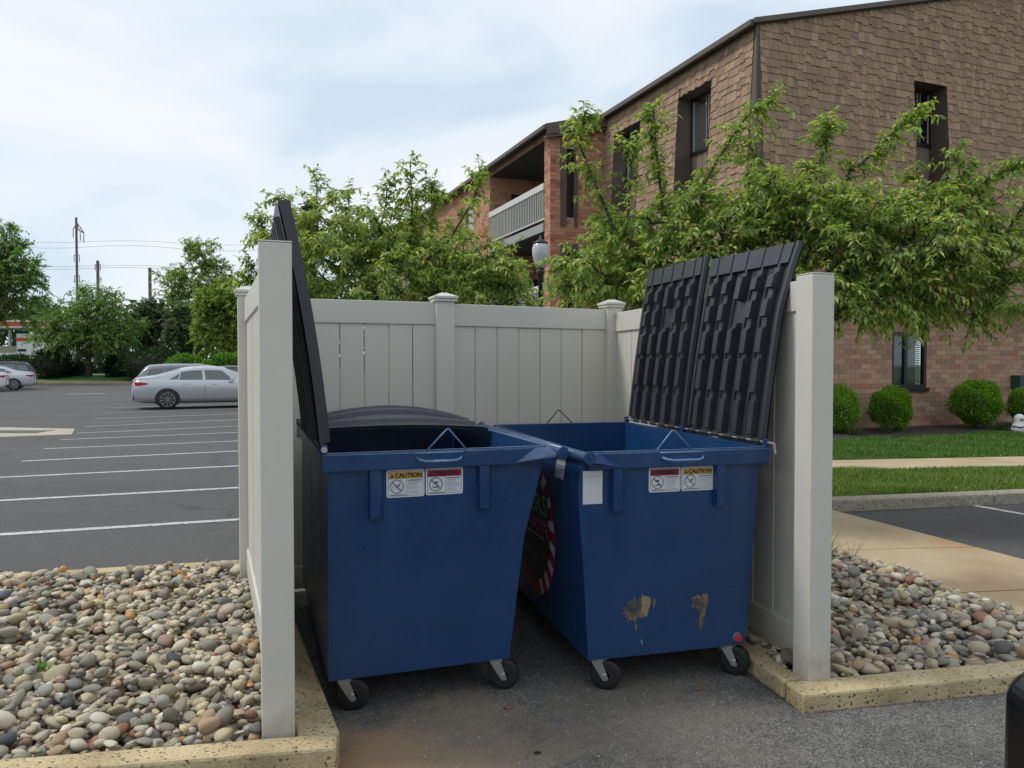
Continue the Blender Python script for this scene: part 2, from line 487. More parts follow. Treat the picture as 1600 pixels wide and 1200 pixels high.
def thing(name, label, cat, loc=(0, 0, 0), rz=0, group=None):
    o = bpy.data.objects.new(name, None)
    o.empty_display_size = 0.2
    COL.objects.link(o)
    o.location = loc; o.rotation_euler = (0, 0, rz)
    return tag(o, label, cat, group)
def tag(o, label, cat, group=None):
    o['label'] = label; o['category'] = cat
    if group:
        o['group'] = group
    return o
def struct(o):
    o['kind'] = 'structure'
    return o
def stuff(o):
    o['kind'] = 'stuff'
    return o
def copy_tree(root, loc, rz, label, depth=0, parent=None):
    c = root.copy(); COL.objects.link(c)
    if parent is None:
        c.location = loc; c.rotation_euler = (0, 0, rz); c['label'] = label
    else:
        c.parent = parent
    for ch in list(root.children):
        copy_tree(ch, None, None, None, depth + 1, c)
    return c

def sheet(name, poly, z, mat, parent=None, kind=True):
    o = MB().quad_pts([(p[0], p[1], z) for p in poly]).build(name, mat, parent)
    if kind and parent is None:
        struct(o)
    return o
# ------------------------------------------------------------------ ground, lot, kerbs, walks
sheet('ground', [(-1500, -300), (1500, -300), (1500, 2600), (-1500, 2600)], -0.03, 'land')
sheet('parking_lot', [(-90, -12), (26, -12), (26, 62), (-90, 62)], 0.0, 'lot_asphalt')
lawn_edge = lambda y: -0.6 - 0.38 * (y - 6.6)
# driveway in front of and inside the enclosure
sheet('driveway', [(-9, -6), (9, -6), (9, 5.12), (2.30, 3.48), (1.25, 3.262), (1.08, 3.75), (0.55, 6.2), (-0.6, 5.75), (-1.95, 5.35), (-0.66, 2.75), (-9, 1.25)], 0.004, 'drive_asphalt')

def strip(name, a, b, w, z, mat='kerb_concrete', bevel=0.012, parent=None, z0=-0.02):
    """kerb whose near top edge runs a-b and whose body lies to the left of that direction"""
    a = Vector(a); b = Vector(b); d = (b - a).normalized(); nrm = Vector((-d.y, d.x))
    p = [a, b, b + nrm * w, a + nrm * w]
    o = MB().prism([(q.x, q.y) for q in p], z0, z).build(name, mat, parent, bevel=bevel)
    return o
random.seed(4)
def kerb_run(name, a, b, w, z, joint=1.5, mat='kerb_concrete', bevel=0.012):
    """a kerb as cast lengths with joints"""
    a = Vector(a); b = Vector(b); L = (b - a).length; n = max(1, round(L / joint)); d = (b - a) / n
    e = d.normalized() * 0.003
    root = bpy.data.objects.new(name, None); COL.objects.link(root); struct(root)
    for i in range(n):
        strip('kerb_stone', a + d * i + e, a + d * (i + 1) - e, w, z + random.uniform(-0.001, 0.001), mat, bevel, root)
    return root
kerb_run('kerb', (-5.2, 1.95), (-0.625, 2.722), 0.115, 0.13, 2.4)            # front left
# side kerb on the left, inner top edge from (-0.681,2.94) to (-1.164,4.10)
kerb_run('kerb', (-0.645, 2.85), (-1.62, 5.2), 0.15, 0.122, 1.6)
kerb_run('kerb', (-4.6, 4.56), (-1.70, 5.30), 0.13, 0.13, 1.5)               # back left
kerb_run('kerb', (1.250, 3.262), (6.5, 4.36), 0.145, 0.082, 1.75)            # front right
kerb_run('kerb', (0.60, 6.12), (1.222, 3.425), 0.105, 0.078, 1.4)            # side right (inner edge)
# concrete walk beyond the right stone bed
walk = bpy.data.objects.new('sidewalk', None); COL.objects.link(walk); struct(walk)
wa, wb = Vector((3.13, 3.72)), Vector((1.50, 8.20))
wc, wd = Vector((4.36, 3.98)), Vector((3.03, 8.20))
for i in range(4):
    f = lambda t, A, B: A + (B - A) * t
    e = 0.002
    q = [f(i / 4 + e, wa, wb), f(i / 4 + e, wc, wd), f((i + 1) / 4 - e, wc, wd), f((i + 1) / 4 - e, wa, wb)]
    MB().prism([(p.x, p.y) for p in q], -0.02, 0.05).build('slab', 'walk_concrete', walk, bevel=0.006)
# far kerb, lawn, second walk, planting bed on the right
kerb_run('kerb', (lawn_edge(6.9), 6.93), (14.0, 10.1), 0.22, 0.12, 3.0, 'pale_kerb', 0.02)
def line_y(x, p, q):
    return p[1] + (q[1] - p[1]) * (x - p[0]) / (q[0] - p[0])
K0, K1 = (lawn_edge(6.9), 7.16), (14.0, 10.33)
gA = ((3.4, 8.30), (6.9, 9.05)); gB = ((4.26, 10.05), (6.9, 10.42)); gC = ((4.66, 11.087), (7.67, 11.55))
X0, X1 = -1.9, 15
lawn1 = sheet('lawn', [K0, K1, (14, line_y(14, *gB)), (-1.7, line_y(-1.7, *gB))], 0.10, 'lawn_ground')
sw2 = MB()
sw2.prism([(-1.7, line_y(-1.7, *gB)), (14, line_y(14, *gB)), (14, line_y(14, *gC)), (-2.2, line_y(-2.2, *gC))], -0.02, 0.12)
struct(sw2.build('sidewalk', 'walk_concrete', None, bevel=0.006))
sheet('lawn', [(-2.2, line_y(-2.2, *gC)), (14, line_y(14, *gC)), (30, 22), (30, 60), (-20.7, 60)], 0.10, 'lawn_ground')
# white paint
paint_root = None
def stripe(ax, ay, bx, by, w=0.10):
    a = Vector((ax, ay)); b = Vector((bx, by)); d = (b - a).normalized(); nn = Vector((-d.y, d.x)) * w / 2
    n = 14
    mb = MB()
    pts = [a + (b - a) * i / n for i in range(n + 1)]
    random.seed(int(ax * 100) % 97 + 5)
    off = [nn * random.uniform(0.92, 1.06) for _ in pts]
    for i in range(n):
        mb.quad_pts([(*(pts[i] - off[i]), 0.004), (*(pts[i + 1] - off[i + 1]), 0.004), (*(pts[i + 1] + off[i + 1]), 0.004), (*(pts[i] + off[i]), 0.004)])
    o = mb.build('stall_line', 'lot_line_paint'); struct(o)
    return o
def ext(ax, ay, bx, by, xs, y_end=None):
    s = (by - ay) / (bx - ax)
    x = bx
    while x < lawn_edge(ay + s * (x - ax)) - 0.15 and x < 40:
        x += 0.05
    return (xs if xs is not None else ax, ay + s * ((xs if xs is not None else ax) - ax), x, ay + s * (x - ax))
for (ax, ay, bx, by, xs) in [(-4.517, 6.74, -2.625, 7.413, -5.5), (-5.649, 8.438, -3.306, 9.343, -6.2), (-6.811, 10.182, -4.017, 11.362, -6.95),
        (-7.624, 11.91, -4.71, 13.329, None), (-8.352, 13.659, -5.334, 15.098, None), (-9.035, 15.324, -6.016, 17.035, None),
        (-9.536, 16.795, -6.681, 18.75, None), (-10.333, 18.531, -7.511, 21.0, None), (-11.578, 21.278, -8.137, 23.6, None),
        (-12.739, 23.818, -10.0, 25.9, None), (-14.071, 26.646, -11.3, 28.7, None), (-15.501, 29.733, -12.7, 31.8, None), (-16.762, 32.415, -14, 34.5, None)]:
    q = ext(ax, ay, bx, by, xs)
    stripe(*q, 0.11 if ay < 12 else 0.09)
stripe(-22.67, 39.117, -21.173, 39.987, 0.35)
stripe(4.911, 8.16, 5.9, 5.9, 0.09)
# concrete drain apron with an iron grate
ap = bpy.data.objects.new('drain_apron', None); COL.objects.link(ap); struct(ap)
MB().quad_pts([(-13.0, 17.2, 0.004), (-10.62, 15.9, 0.004), (-9.47, 16.487, 0.004), (-10.248, 17.974, 0.004), (-12.3, 18.4, 0.004)]).build('concrete_slab', 'apron_concrete', ap)
gm = MB()
for i in range(9):
    t = i / 9
    gm.box(-11.6 + t * 1.2, 16.85, 0.006, -11.6 + t * 1.2 + 0.08, 17.35, 0.014)
gm.box(-11.6, 16.78, 0.006, -10.4, 16.85, 0.014); gm.box(-11.6, 17.35, 0.006, -10.4, 17.42, 0.014)
gm.build('grate', 'grate_iron', ap)
# far verge
vg = MB()
vg.quad_pts([(-90, 62.2, 0.12), (-8, 62.2, 0.12), (-8, 66.5, 0.58), (-90, 66.5, 0.58)]); vg.quad_pts([(-90, 66.5, 0.58), (-8, 66.5, 0.58), (-8, 82, 0.6), (-90, 82, 0.6)])
struct(vg.build('lawn', 'verge_grass'))
kerb_run('kerb', (-90, 61.9), (-8, 61.9), 0.35, 0.15, 12, 'walk_concrete', 0.02)

# ------------------------------------------------------------------ stone beds
PAL = [S(150, 144, 130), S(132, 130, 118), S(165, 155, 138), S(120, 118, 112), S(142, 136, 116), S(178, 172, 160), S(128, 116, 110),
       S(110, 112, 112), S(150, 128, 104), S(140, 140, 136), S(118, 104, 104), S(156, 148, 122), S(172, 160, 132), S(104, 100, 92),
       S(136, 96, 84), S(172, 124, 76), S(72, 76, 84), S(192, 188, 180), S(146, 118, 112), S(126, 130, 120), S(160, 150, 140), S(98, 96, 98)]
PAL = [(c[0] * 1.32, c[1] * 1.27, c[2] * 1.17) for c in PAL]
PAL = [tuple(min(.75, 1.08 * (v * .85 + .15 * (c[0] * .3 + c[1] * .6 + c[2] * .1) * k)) for v, k in zip(c, (1.12, 1.0, .80))) for c in PAL]
PAL_W = [11, 8, 11, 5, 8, 8, 4, 4, 7, 7, 3, 9, 7, 3, 1.6, 1.2, 1.2, 3, 2.5, 5, 10, 2]
import bmesh
bm = bmesh.new(); bmesh.ops.create_icosphere(bm, subdivisions=2, radius=1.0)
ICO_V = np.array([v.co[:] for v in bm.verts]); ICO_F = np.array([[v.index for v in f.verts] for f in bm.faces]); bm.free()
rng = np.random.default_rng(7)
SHAPES = []
for k in range(14):
    v = ICO_V.copy()
    fr = rng.normal(size=(5, 3)) * 1.1
    ph = rng.uniform(0, 6.28, 5)
    d = 1 + 0.10 * sum(np.sin(v @ fr[i] + ph[i]) for i in range(5))
    v = v * d[:, None]
    if k % 5 != 0:      # flats, as broken pebbles have
        for _ in range(6):
            nn = rng.normal(size=3); nn /= np.linalg.norm(nn)
            t = v @ nn; lim = rng.uniform(0.50, 0.80)
            v = v - np.clip(t - lim, 0, None)[:, None] * nn * 0.9
    SHAPES.append(v)

def inside(poly, x, y):
    r = False; n = len(poly); j = n - 1
    for i in range(n):
        xi, yi = poly[i]; xj, yj = poly[j]
        if (yi > y) != (yj > y) and x < (xj - xi) * (y - yi) / (yj - yi) + xi:
            r = not r
        j = i
    return r

def stone_bed(poly, zf, count, smin, smax, seed, visible, keepout=None):
    root = bpy.data.objects.new('stone_bed', None); COL.objects.link(root); struct(root)
    mb = MB(); mb.quad_pts([(x, y, zf(x, y)) for x, y in poly]); mb.build('soil', 'soil', root)
    rg = np.random.default_rng(seed)
    xs = [p[0] for p in poly]; ys = [p[1] for p in poly]
    x0, x1, y0, y1 = min(xs), max(xs), min(ys), max(ys)
    cs = 0.006
    W = int((x1 - x0) / cs) + 2; Hh = int((y1 - y0) / cs) + 2
    H = np.zeros((W, Hh)); gx = x0 + np.arange(W) * cs; gy = y0 + np.arange(Hh) * cs
    for i in range(W):
        H[i, :] = [zf(gx[i], b) for b in gy[::1]] if False else zf(gx[i], 0.5 * (y0 + y1))
    GY = np.broadcast_to(gy, (W, Hh)); GX = np.broadcast_to(gx[:, None], (W, Hh))
    H = zf(GX, GY) * np.ones((W, Hh))
    placed = []
    pw = np.array(PAL_W) / sum(PAL_W)
    sizes = np.sort(smin + (smax - smin) * rg.beta(1.3, 4.2, count))
    order = np.concatenate([rg.permutation(sizes[:count // 2]), rg.permutation(sizes[count // 2:])])
    order = rg.permutation(sizes)
    for s_ in order:
        for _ in range(60):
            x = rg.uniform(x0, x1); y = rg.uniform(y0, y1)
            if inside(poly, x, y) and visible(x, y):
                break
        else:
            continue
        a = s_ * rg.uniform(0.9, 1.25); b = a * rg.uniform(0.62, 0.95); c = b * rg.uniform(0.42, 0.85)
        best = None
        for tr in range(5):
            xx = x + rg.normal() * s_ * 0.7; yy = y + rg.normal() * s_ * 0.7
            if not inside(poly, xx, yy) or (keepout and keepout(xx, yy, b)):
                continue
            i0 = int((xx - b - x0) / cs); i1 = int((xx + b - x0) / cs) + 1; j0 = int((yy - b - y0) / cs); j1 = int((yy + b - y0) / cs) + 1
            i0 = max(i0, 0); j0 = max(j0, 0)
            sub = H[i0:i1, j0:j1]
            if sub.size == 0:
                continue
            dx = gx[i0:i1][:sub.shape[0], None] - xx; dy = gy[j0:j1][None, :sub.shape[1]] - yy
            r2 = (dx * dx + dy * dy) / (a * b)
            ok = r2 < 1
            if not ok.any():
                continue
            prof = c * np.sqrt(np.clip(1 - r2, 0, 1))
            need = (sub + prof)[ok]
            z = np.percentile(need, 90)
            if best is None or z < best[0]:
                best = (z, xx, yy, i0, i1, j0, j1, ok, prof)
        if best is None:
            continue
        z, xx, yy, i0, i1, j0, j1, ok, prof = best
        z -= 0.35 * c
        if z - c > zf(xx, yy) + smax * 1.1:
            continue
        sub = H[i0:i1, j0:j1]
        sub[ok] = np.maximum(sub[ok], (z + prof * 0.97)[ok])
        placed.append((xx, yy, z, a, b, c, rg.uniform(0, 6.28), rg.normal() * 0.28, rg.normal() * 0.28, int(rg.integers(len(SHAPES))), int(rg.choice(len(PAL), p=pw)), s_))
    # largest in the picture as parts
    score = []
    for i, p in enumerate(placed):
        ci = int((p[0] - x0) / cs); cj = int((p[1] - y0) / cs)
        top = H[ci, cj] - (p[2] + p[5] * 0.97)
        score.append(-p[3] / p[1] if top < 0.012 else 0)
    idx = np.argsort(score)[:296]
    single = set(int(i) for i in idx)
    cache = {}
    Vs = []; Fs = []; Cs = []; nb = 0
    for i, p in enumerate(placed):
        x, y, z, a, b, c, rz, t1, t2, sh, pc, s_ = p
        colr = np.array(PAL[pc]) * rg.uniform(0.75, 1.15)
        if i in single:
            key = (sh, pc)
            if key not in cache:
                cache[key] = np_mesh('stone', SHAPES[sh], ICO_F, np.tile(np.array(PAL[pc]), (len(ICO_F), 1)), True)
            o = link('stone', cache[key], 'stone_mat', root)
            o.location = (x, y, z); o.rotation_euler = (t1, t2, rz); o.scale = (a, b, c)
        else:
            M = np.array(Matrix.LocRotScale(Vector((x, y, z)), Vector((t1, t2, rz)).to_track_quat('Z', 'Y') if False else __import__('mathutils').Euler((t1, t2, rz)), Vector((a, b, c))))
            v = SHAPES[sh] @ M[:3, :3].T + M[:3, 3]
            Vs.append(v); Fs.append(ICO_F + nb); nb += len(v)
            Cs.append(np.tile(colr, (len(ICO_F), 1)))
    if Vs:
        o = link('stones', np_mesh('stones', np.vstack(Vs), np.vstack(Fs), np.vstack(Cs), True), 'stone_mat', root); stuff(o)
    return root

def near_post(px, py, h):
    return lambda x, y, r: abs(x - px) < h + r * 0.8 and abs(y - py) < h + r * 0.8
stone_bed([(-4.2, 2.235), (-0.90, 2.855), (-0.80, 2.93), (-1.80, 5.25), (-4.2, 4.64)],
          lambda x, y: 0.055 + 0.045 * np.clip((y - 3.0) / 2.2, 0, 1), 5200, 0.012, 0.060, 11,
          lambda x, y: x > -(y * 0.70 + 0.25), near_post(-0.87, 2.885, 0.075))
stone_bed([(1.335, 3.43), (3.25, 3.84), (1.65, 8.1), (0.35, 7.4)],
          lambda x, y: 0.02 + 0.02 * np.clip((y - 3.3) / 2.2, 0, 1) * np.ones_like(x) if hasattr(x, '__len__') else 0.02 + 0.02 * min(max((y - 3.3) / 2.2, 0), 1), 4200, 0.015, 0.064, 12,
          lambda x, y: y < 6.6, near_post(1.365, 3.46, 0.08))

# ------------------------------------------------------------------ grass
def grass(name, poly, n, hmin, hmax, seed, z=0.10, w=0.006, cols=None, parent=None):
    rg = np.random.default_rng(seed)
    xs = [p[0] for p in poly]; ys = [p[1] for p in poly]
    P = []
    while len(P) < n:
        x = rg.uniform(min(xs), max(xs)); y = rg.uniform(min(ys), max(ys))
        if inside(poly, x, y):
            P.append((x, y))
    P = np.array(P); n = len(P)
    h = rg.uniform(hmin, hmax, n) * (0.75 + 0.5 * np.sin(P[:, 0] * 3 + 1) * np.sin(P[:, 1] * 4))
    h = np.clip(h, hmin * 0.6, None)
    th = rg.uniform(0, 6.28, n); ln = rg.uniform(0.1, 0.75, n) * h; ph = rg.uniform(0, 6.28, n)
    ww = w * rg.uniform(0.7, 1.4, n)
    base = np.c_[P, np.full(n, z)]
    s = np.c_[np.cos(th), np.sin(th), np.zeros(n)] * ww[:, None]
    mid = base + np.c_[np.cos(ph) * ln * .35, np.sin(ph) * ln * .35, h * .6]
    tip = base + np.c_[np.cos(ph) * ln, np.sin(ph) * ln, h]
    V = np.stack([base - s, base + s, mid + s * .7, mid - s * .7, tip], 1).reshape(-1, 3)
    b = np.arange(n)[:, None] * 5
    F = np.concatenate([b + [[0, 1, 2]], b + [[0, 2, 3]], b + [[3, 2, 4]]], 1).reshape(-1, 3)
    cols = cols or [(0.15, 0.25, 0.04), (0.10, 0.18, 0.03), (0.21, 0.29, 0.06), (0.27, 0.26, 0.11)]
    cc = np.array(cols)[rg.choice(len(cols), n, p=[.42, .30, .2, .08])] * rg.uniform(.7, 1.25, (n, 1))
    o = link(name, np_mesh(name, V, F, np.repeat(cc, 3, axis=0)), 'blade', parent)
    return stuff(o)
grass('grass', [(2.6, 7.90), (8.2, 9.10), (7.8, line_y(7.8, *gB)), (3.6, line_y(3.6, *gB))], 42000, 0.03, 0.085, 21, 0.10, 0.0055)
grass('grass', [(4.0, line_y(4.0, *gC)), (10.2, line_y(10.2, *gC)), (12.1, 16.55), (5.59, 14.02)], 60000, 0.03, 0.08, 22, 0.10, 0.008,
      [(0.09, 0.19, 0.03), (0.065, 0.14, 0.024), (0.12, 0.22, 0.04), (0.16, 0.23, 0.05)])
# ------------------------------------------------------------------ vinyl fence round the bins
fence = thing('enclosure_fence', 'beige vinyl privacy fence with plain tall end posts around the two blue dumpsters', 'fence', (0, 5, 0))
def fobj(o):
    o.parent = fence; o.matrix_parent_inverse = Matrix.Translation((0, -5, 0)); return o
def post(cx, cy, yaw, w, z0, z1, cap):
    M = Matrix.Translation((cx, cy, 0)) @ Matrix.Rotation(R(yaw), 4, 'Z')
    h = w / 2
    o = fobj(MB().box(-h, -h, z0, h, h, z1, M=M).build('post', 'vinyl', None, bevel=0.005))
    mb = MB()
    if cap:
        k = h + 0.022
        mb.box(-k + .008, -k + .008, z1 - 0.012, k - .008, k - .008, z1 + 0.008, M=M)
        mb.box(-k, -k, z1 + 0.0085, k, k, z1 + 0.026, M=M)
        mb.hexa([M @ Vector(p) for p in ((-k + .006, -k + .006, z1 + .0265), (k - .006, -k + .006, z1 + .0265), (k - .006, k - .006, z1 + .0265), (-k + .006, k - .006, z1 + .0265))],
                [M @ Vector(p) for p in ((-.02, -.02, z1 + .052), (.02, -.02, z1 + .052), (.02, .02, z1 + .052), (-.02, .02, z1 + .052))])
    else:
        mb.box(-h - 0.001, -h - 0.001, z1 + 0.0005, h + 0.001, h + 0.001, z1 + 0.006, M=M)
    c = mb.build('cap', 'vinyl', o, bevel=0.003)
    return o
PL = (-0.887, 2.880); PR = (1.367, 3.474)
P0 = (-1.69, 4.92); P1 = (-0.478, 5.36); P2 = (0.775, 6.00)
post(PL[0], PL[1], 19.5, 0.118, 0.02, 1.95, False)
post(PR[0], PR[1], 17, 0.116, 0.02, 1.903, False)
post(P0[0], P0[1], 21, 0.122, 0.02, 1.948, True)
post(P1[0], P1[1], 20, 0.130, 0.02, 1.948, True)
post(P2[0], P2[1], 20, 0.124, 0.02, 1.955, True)
def bay(A, B, ts, ztop, zb=(0.17, 0.325), rail=0.145, slat_d=0.022, rail_d=0.045):
    A = Vector(A); B = Vector(B); d = (B - A); L = d.length; d.normalize()
    M = Matrix.Translation((A.x, A.y, 0)) @ Matrix.Rotation(math.atan2(d.y, d.x), 4, 'Z')
    a = 0.055; b = L - 0.055
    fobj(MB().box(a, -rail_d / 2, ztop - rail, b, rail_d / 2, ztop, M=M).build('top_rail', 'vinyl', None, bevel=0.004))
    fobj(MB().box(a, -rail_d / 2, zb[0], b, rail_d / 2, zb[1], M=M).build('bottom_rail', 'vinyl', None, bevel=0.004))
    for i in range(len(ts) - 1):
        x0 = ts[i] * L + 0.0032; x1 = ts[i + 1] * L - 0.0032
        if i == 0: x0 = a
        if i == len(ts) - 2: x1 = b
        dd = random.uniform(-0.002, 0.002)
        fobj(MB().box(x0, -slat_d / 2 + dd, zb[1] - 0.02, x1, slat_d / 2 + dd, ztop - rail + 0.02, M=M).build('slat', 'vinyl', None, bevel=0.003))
random.seed(3)
bay(P0, P1, [.065, .192, .319, .448, .573, .701, .829, .955], 1.932, (.03, .18), rail=.155)
bay(P1, P2, [.064, .169, .292, .418, .544, .673, .805, .949], 1.926, (.03, .18), rail=.155)
bay(PL, P0, [0] + [i / 12 for i in range(1, 12)] + [1], 1.915, (0.19, 0.335))
bay((1.42, 3.50), (.80, 6.02), [0] + [i / 14 for i in range(1, 14)] + [1], 1.900, (0.09, 0.25))

# ------------------------------------------------------------------ printed stickers
def text_faces(txt, size, bold=0.0, align='LEFT', sx=1.0):
    cu = bpy.data.curves.new('t', 'FONT'); cu.body = txt; cu.size = size; cu.offset = bold; cu.align_x = align; cu.resolution_u = 2
    o = bpy.data.objects.new('t', cu); COL.objects.link(o)
    bpy.context.view_layer.update()
    me = bpy.data.meshes.new_from_object(o.evaluated_get(bpy.context.evaluated_depsgraph_get()))
    vs = [(v.co.x * sx, v.co.y) for v in me.vertices]; fs = [tuple(p.vertices) for p in me.polygons]
    bpy.data.objects.remove(o); bpy.data.curves.remove(cu); bpy.data.meshes.remove(me)
    return vs, fs
BLK = (0.01, 0.01, 0.012); WHT = (0.62, 0.65, 0.67)
def rrect(x0, y0, x1, y1, r, n=4):
    p = []
    for cx, cy, a0 in ((x1 - r, y0 + r, -90), (x1 - r, y1 - r, 0), (x0 + r, y1 - r, 90), (x0 + r, y0 + r, 180)):
        for k in range(n + 1):
            a = R(a0 + 90 * k / n); p.append((cx + r * math.cos(a), cy + r * math.sin(a)))
    return p
class Print:
    def __init__(s, place, step=0.0005):
        s.mb = MB(); s.place = place; s.k = 0; s.step = step
    def poly(s, pts, col, lift=1):
        s.k += lift
        s.mb.quad_pts([s.place(x, y, s.step * s.k) for x, y in pts], col)
    def rect(s, x0, y0, x1, y1, col, lift=1):
        s.poly([(x0, y0), (x1, y0), (x1, y1), (x0, y1)], col, lift)
    def ring(s, cx, cy, r0, r1, col, n=28):
        s.k += 1
        for i in range(n):
            a = 2 * math.pi * i / n; b = 2 * math.pi * (i + 1) / n
            s.mb.quad_pts([s.place(cx + r * math.cos(t), cy + r * math.sin(t), s.step * s.k) for r, t in ((r0, a), (r1, a), (r1, b), (r0, b))], col)
    def text(s, txt, x, y, size, col, bold=0.0, align='LEFT', sx=1.0, flip=False):
        s.k += 1
        vs, fs = text_faces(txt, size, bold, align, sx)
        s.mb.add([s.place(x + vx, y + vy, s.step * s.k) for vx, vy in vs], fs, col)
def warn_sticker(parent, place, w, h, kind, seed):
    P = Print(place)
    P.poly(rrect(0, 0, w, h, 0.011), WHT)
    hd = (0.62, 0.36, 0.05) if kind == 'CAUTION' else (0.30, 0.012, 0.03)
    P.poly(rrect(0.007, 0.006, w - 0.007, h - 0.006, 0.008), BLK)
    P.poly(rrect(0.0085, 0.0075, w - 0.0085, h - 0.0075, 0.007), WHT)
    P.rect(0.0085, h - 0.038, w - 0.0085, h - 0.010, hd)
    P.rect(0.0085, h - 0.0395, w - 0.0085, h - 0.038, BLK, 0)
    # triangle sign
    tc = BLK if kind == 'CAUTION' else (0.03, 0.004, 0.008)
    P.poly([(0.013, h - 0.034), (0.033, h - 0.034), (0.023, h - 0.015)], tc)
    P.poly([(0.0218, h - 0.030), (0.0242, h - 0.030), (0.0236, h - 0.021), (0.0224, h - 0.021)], hd)
    P.text(kind, 0.035, h - 0.0335, 0.0262, tc, 0.0011, sx=(w - 0.048) / (0.118 if kind == 'CAUTION' else 0.136))
    xm = w * 0.52
    P.rect(xm, 0.008, xm + 0.0012, h - 0.040, (0.2, 0.2, 0.2))
    cx, cy, rr = w * 0.265, h * 0.40, 0.030
    # figure inside the ring
    if kind == 'CAUTION':
        P.poly([(cx + .006, cy - .002), (cx + .012, cy + .004), (cx + .017, cy + .014), (cx + .012, cy + .012), (cx + .003, cy + .006)], (0.12, 0.12, 0.12))
        P.rect(cx - .022, cy - .002, cx + .002, cy - .001, (0.25, 0.25, 0.25)); P.rect(cx - .022, cy - .008, cx + .0, cy - .007, (0.25, 0.25, 0.25), 0)
    else:
        P.poly([(cx - .016, cy + .013), (cx - .002, cy + .010), (cx + .012, cy + .012), (cx + .006, cy + .004), (cx - .003, cy + .0), (cx - .008, cy + .008)], (0.04, 0.04, 0.04))
        P.poly([(cx - .018, cy - .009), (cx - .010, cy - .016), (cx + .008, cy - .014), (cx + .016, cy - .006), (cx + .004, cy - .010), (cx - .010, cy - .011)], (0.10, 0.10, 0.10))
    P.ring(cx, cy, rr - .0028, rr, (0.06, 0.06, 0.07))
    P.poly([(cx - .0225, cy + .019), (cx - .020, cy + .0215), (cx + .0225, cy - .019), (cx + .020, cy - .0215)], (0.05, 0.05, 0.06))
    rd = random.Random(seed)
    y = h - 0.048
    P.rect(xm + .005, y, w - .016, y + .0035, (0.1, 0.1, 0.1))
    for k in range(7):
        y -= 0.0085 if k != 4 else 0.012
        if y < 0.012: break
        P.rect(xm + .005, y, w - .014 - rd.uniform(0, .022), y + .0022, (0.28, 0.29, 0.30))
    P.rect(0.013, 0.0105, xm - .006, 0.0135, (0.12, 0.12, 0.12))
    return P.mb.build(kind.lower() + '_sticker', 'print', parent)

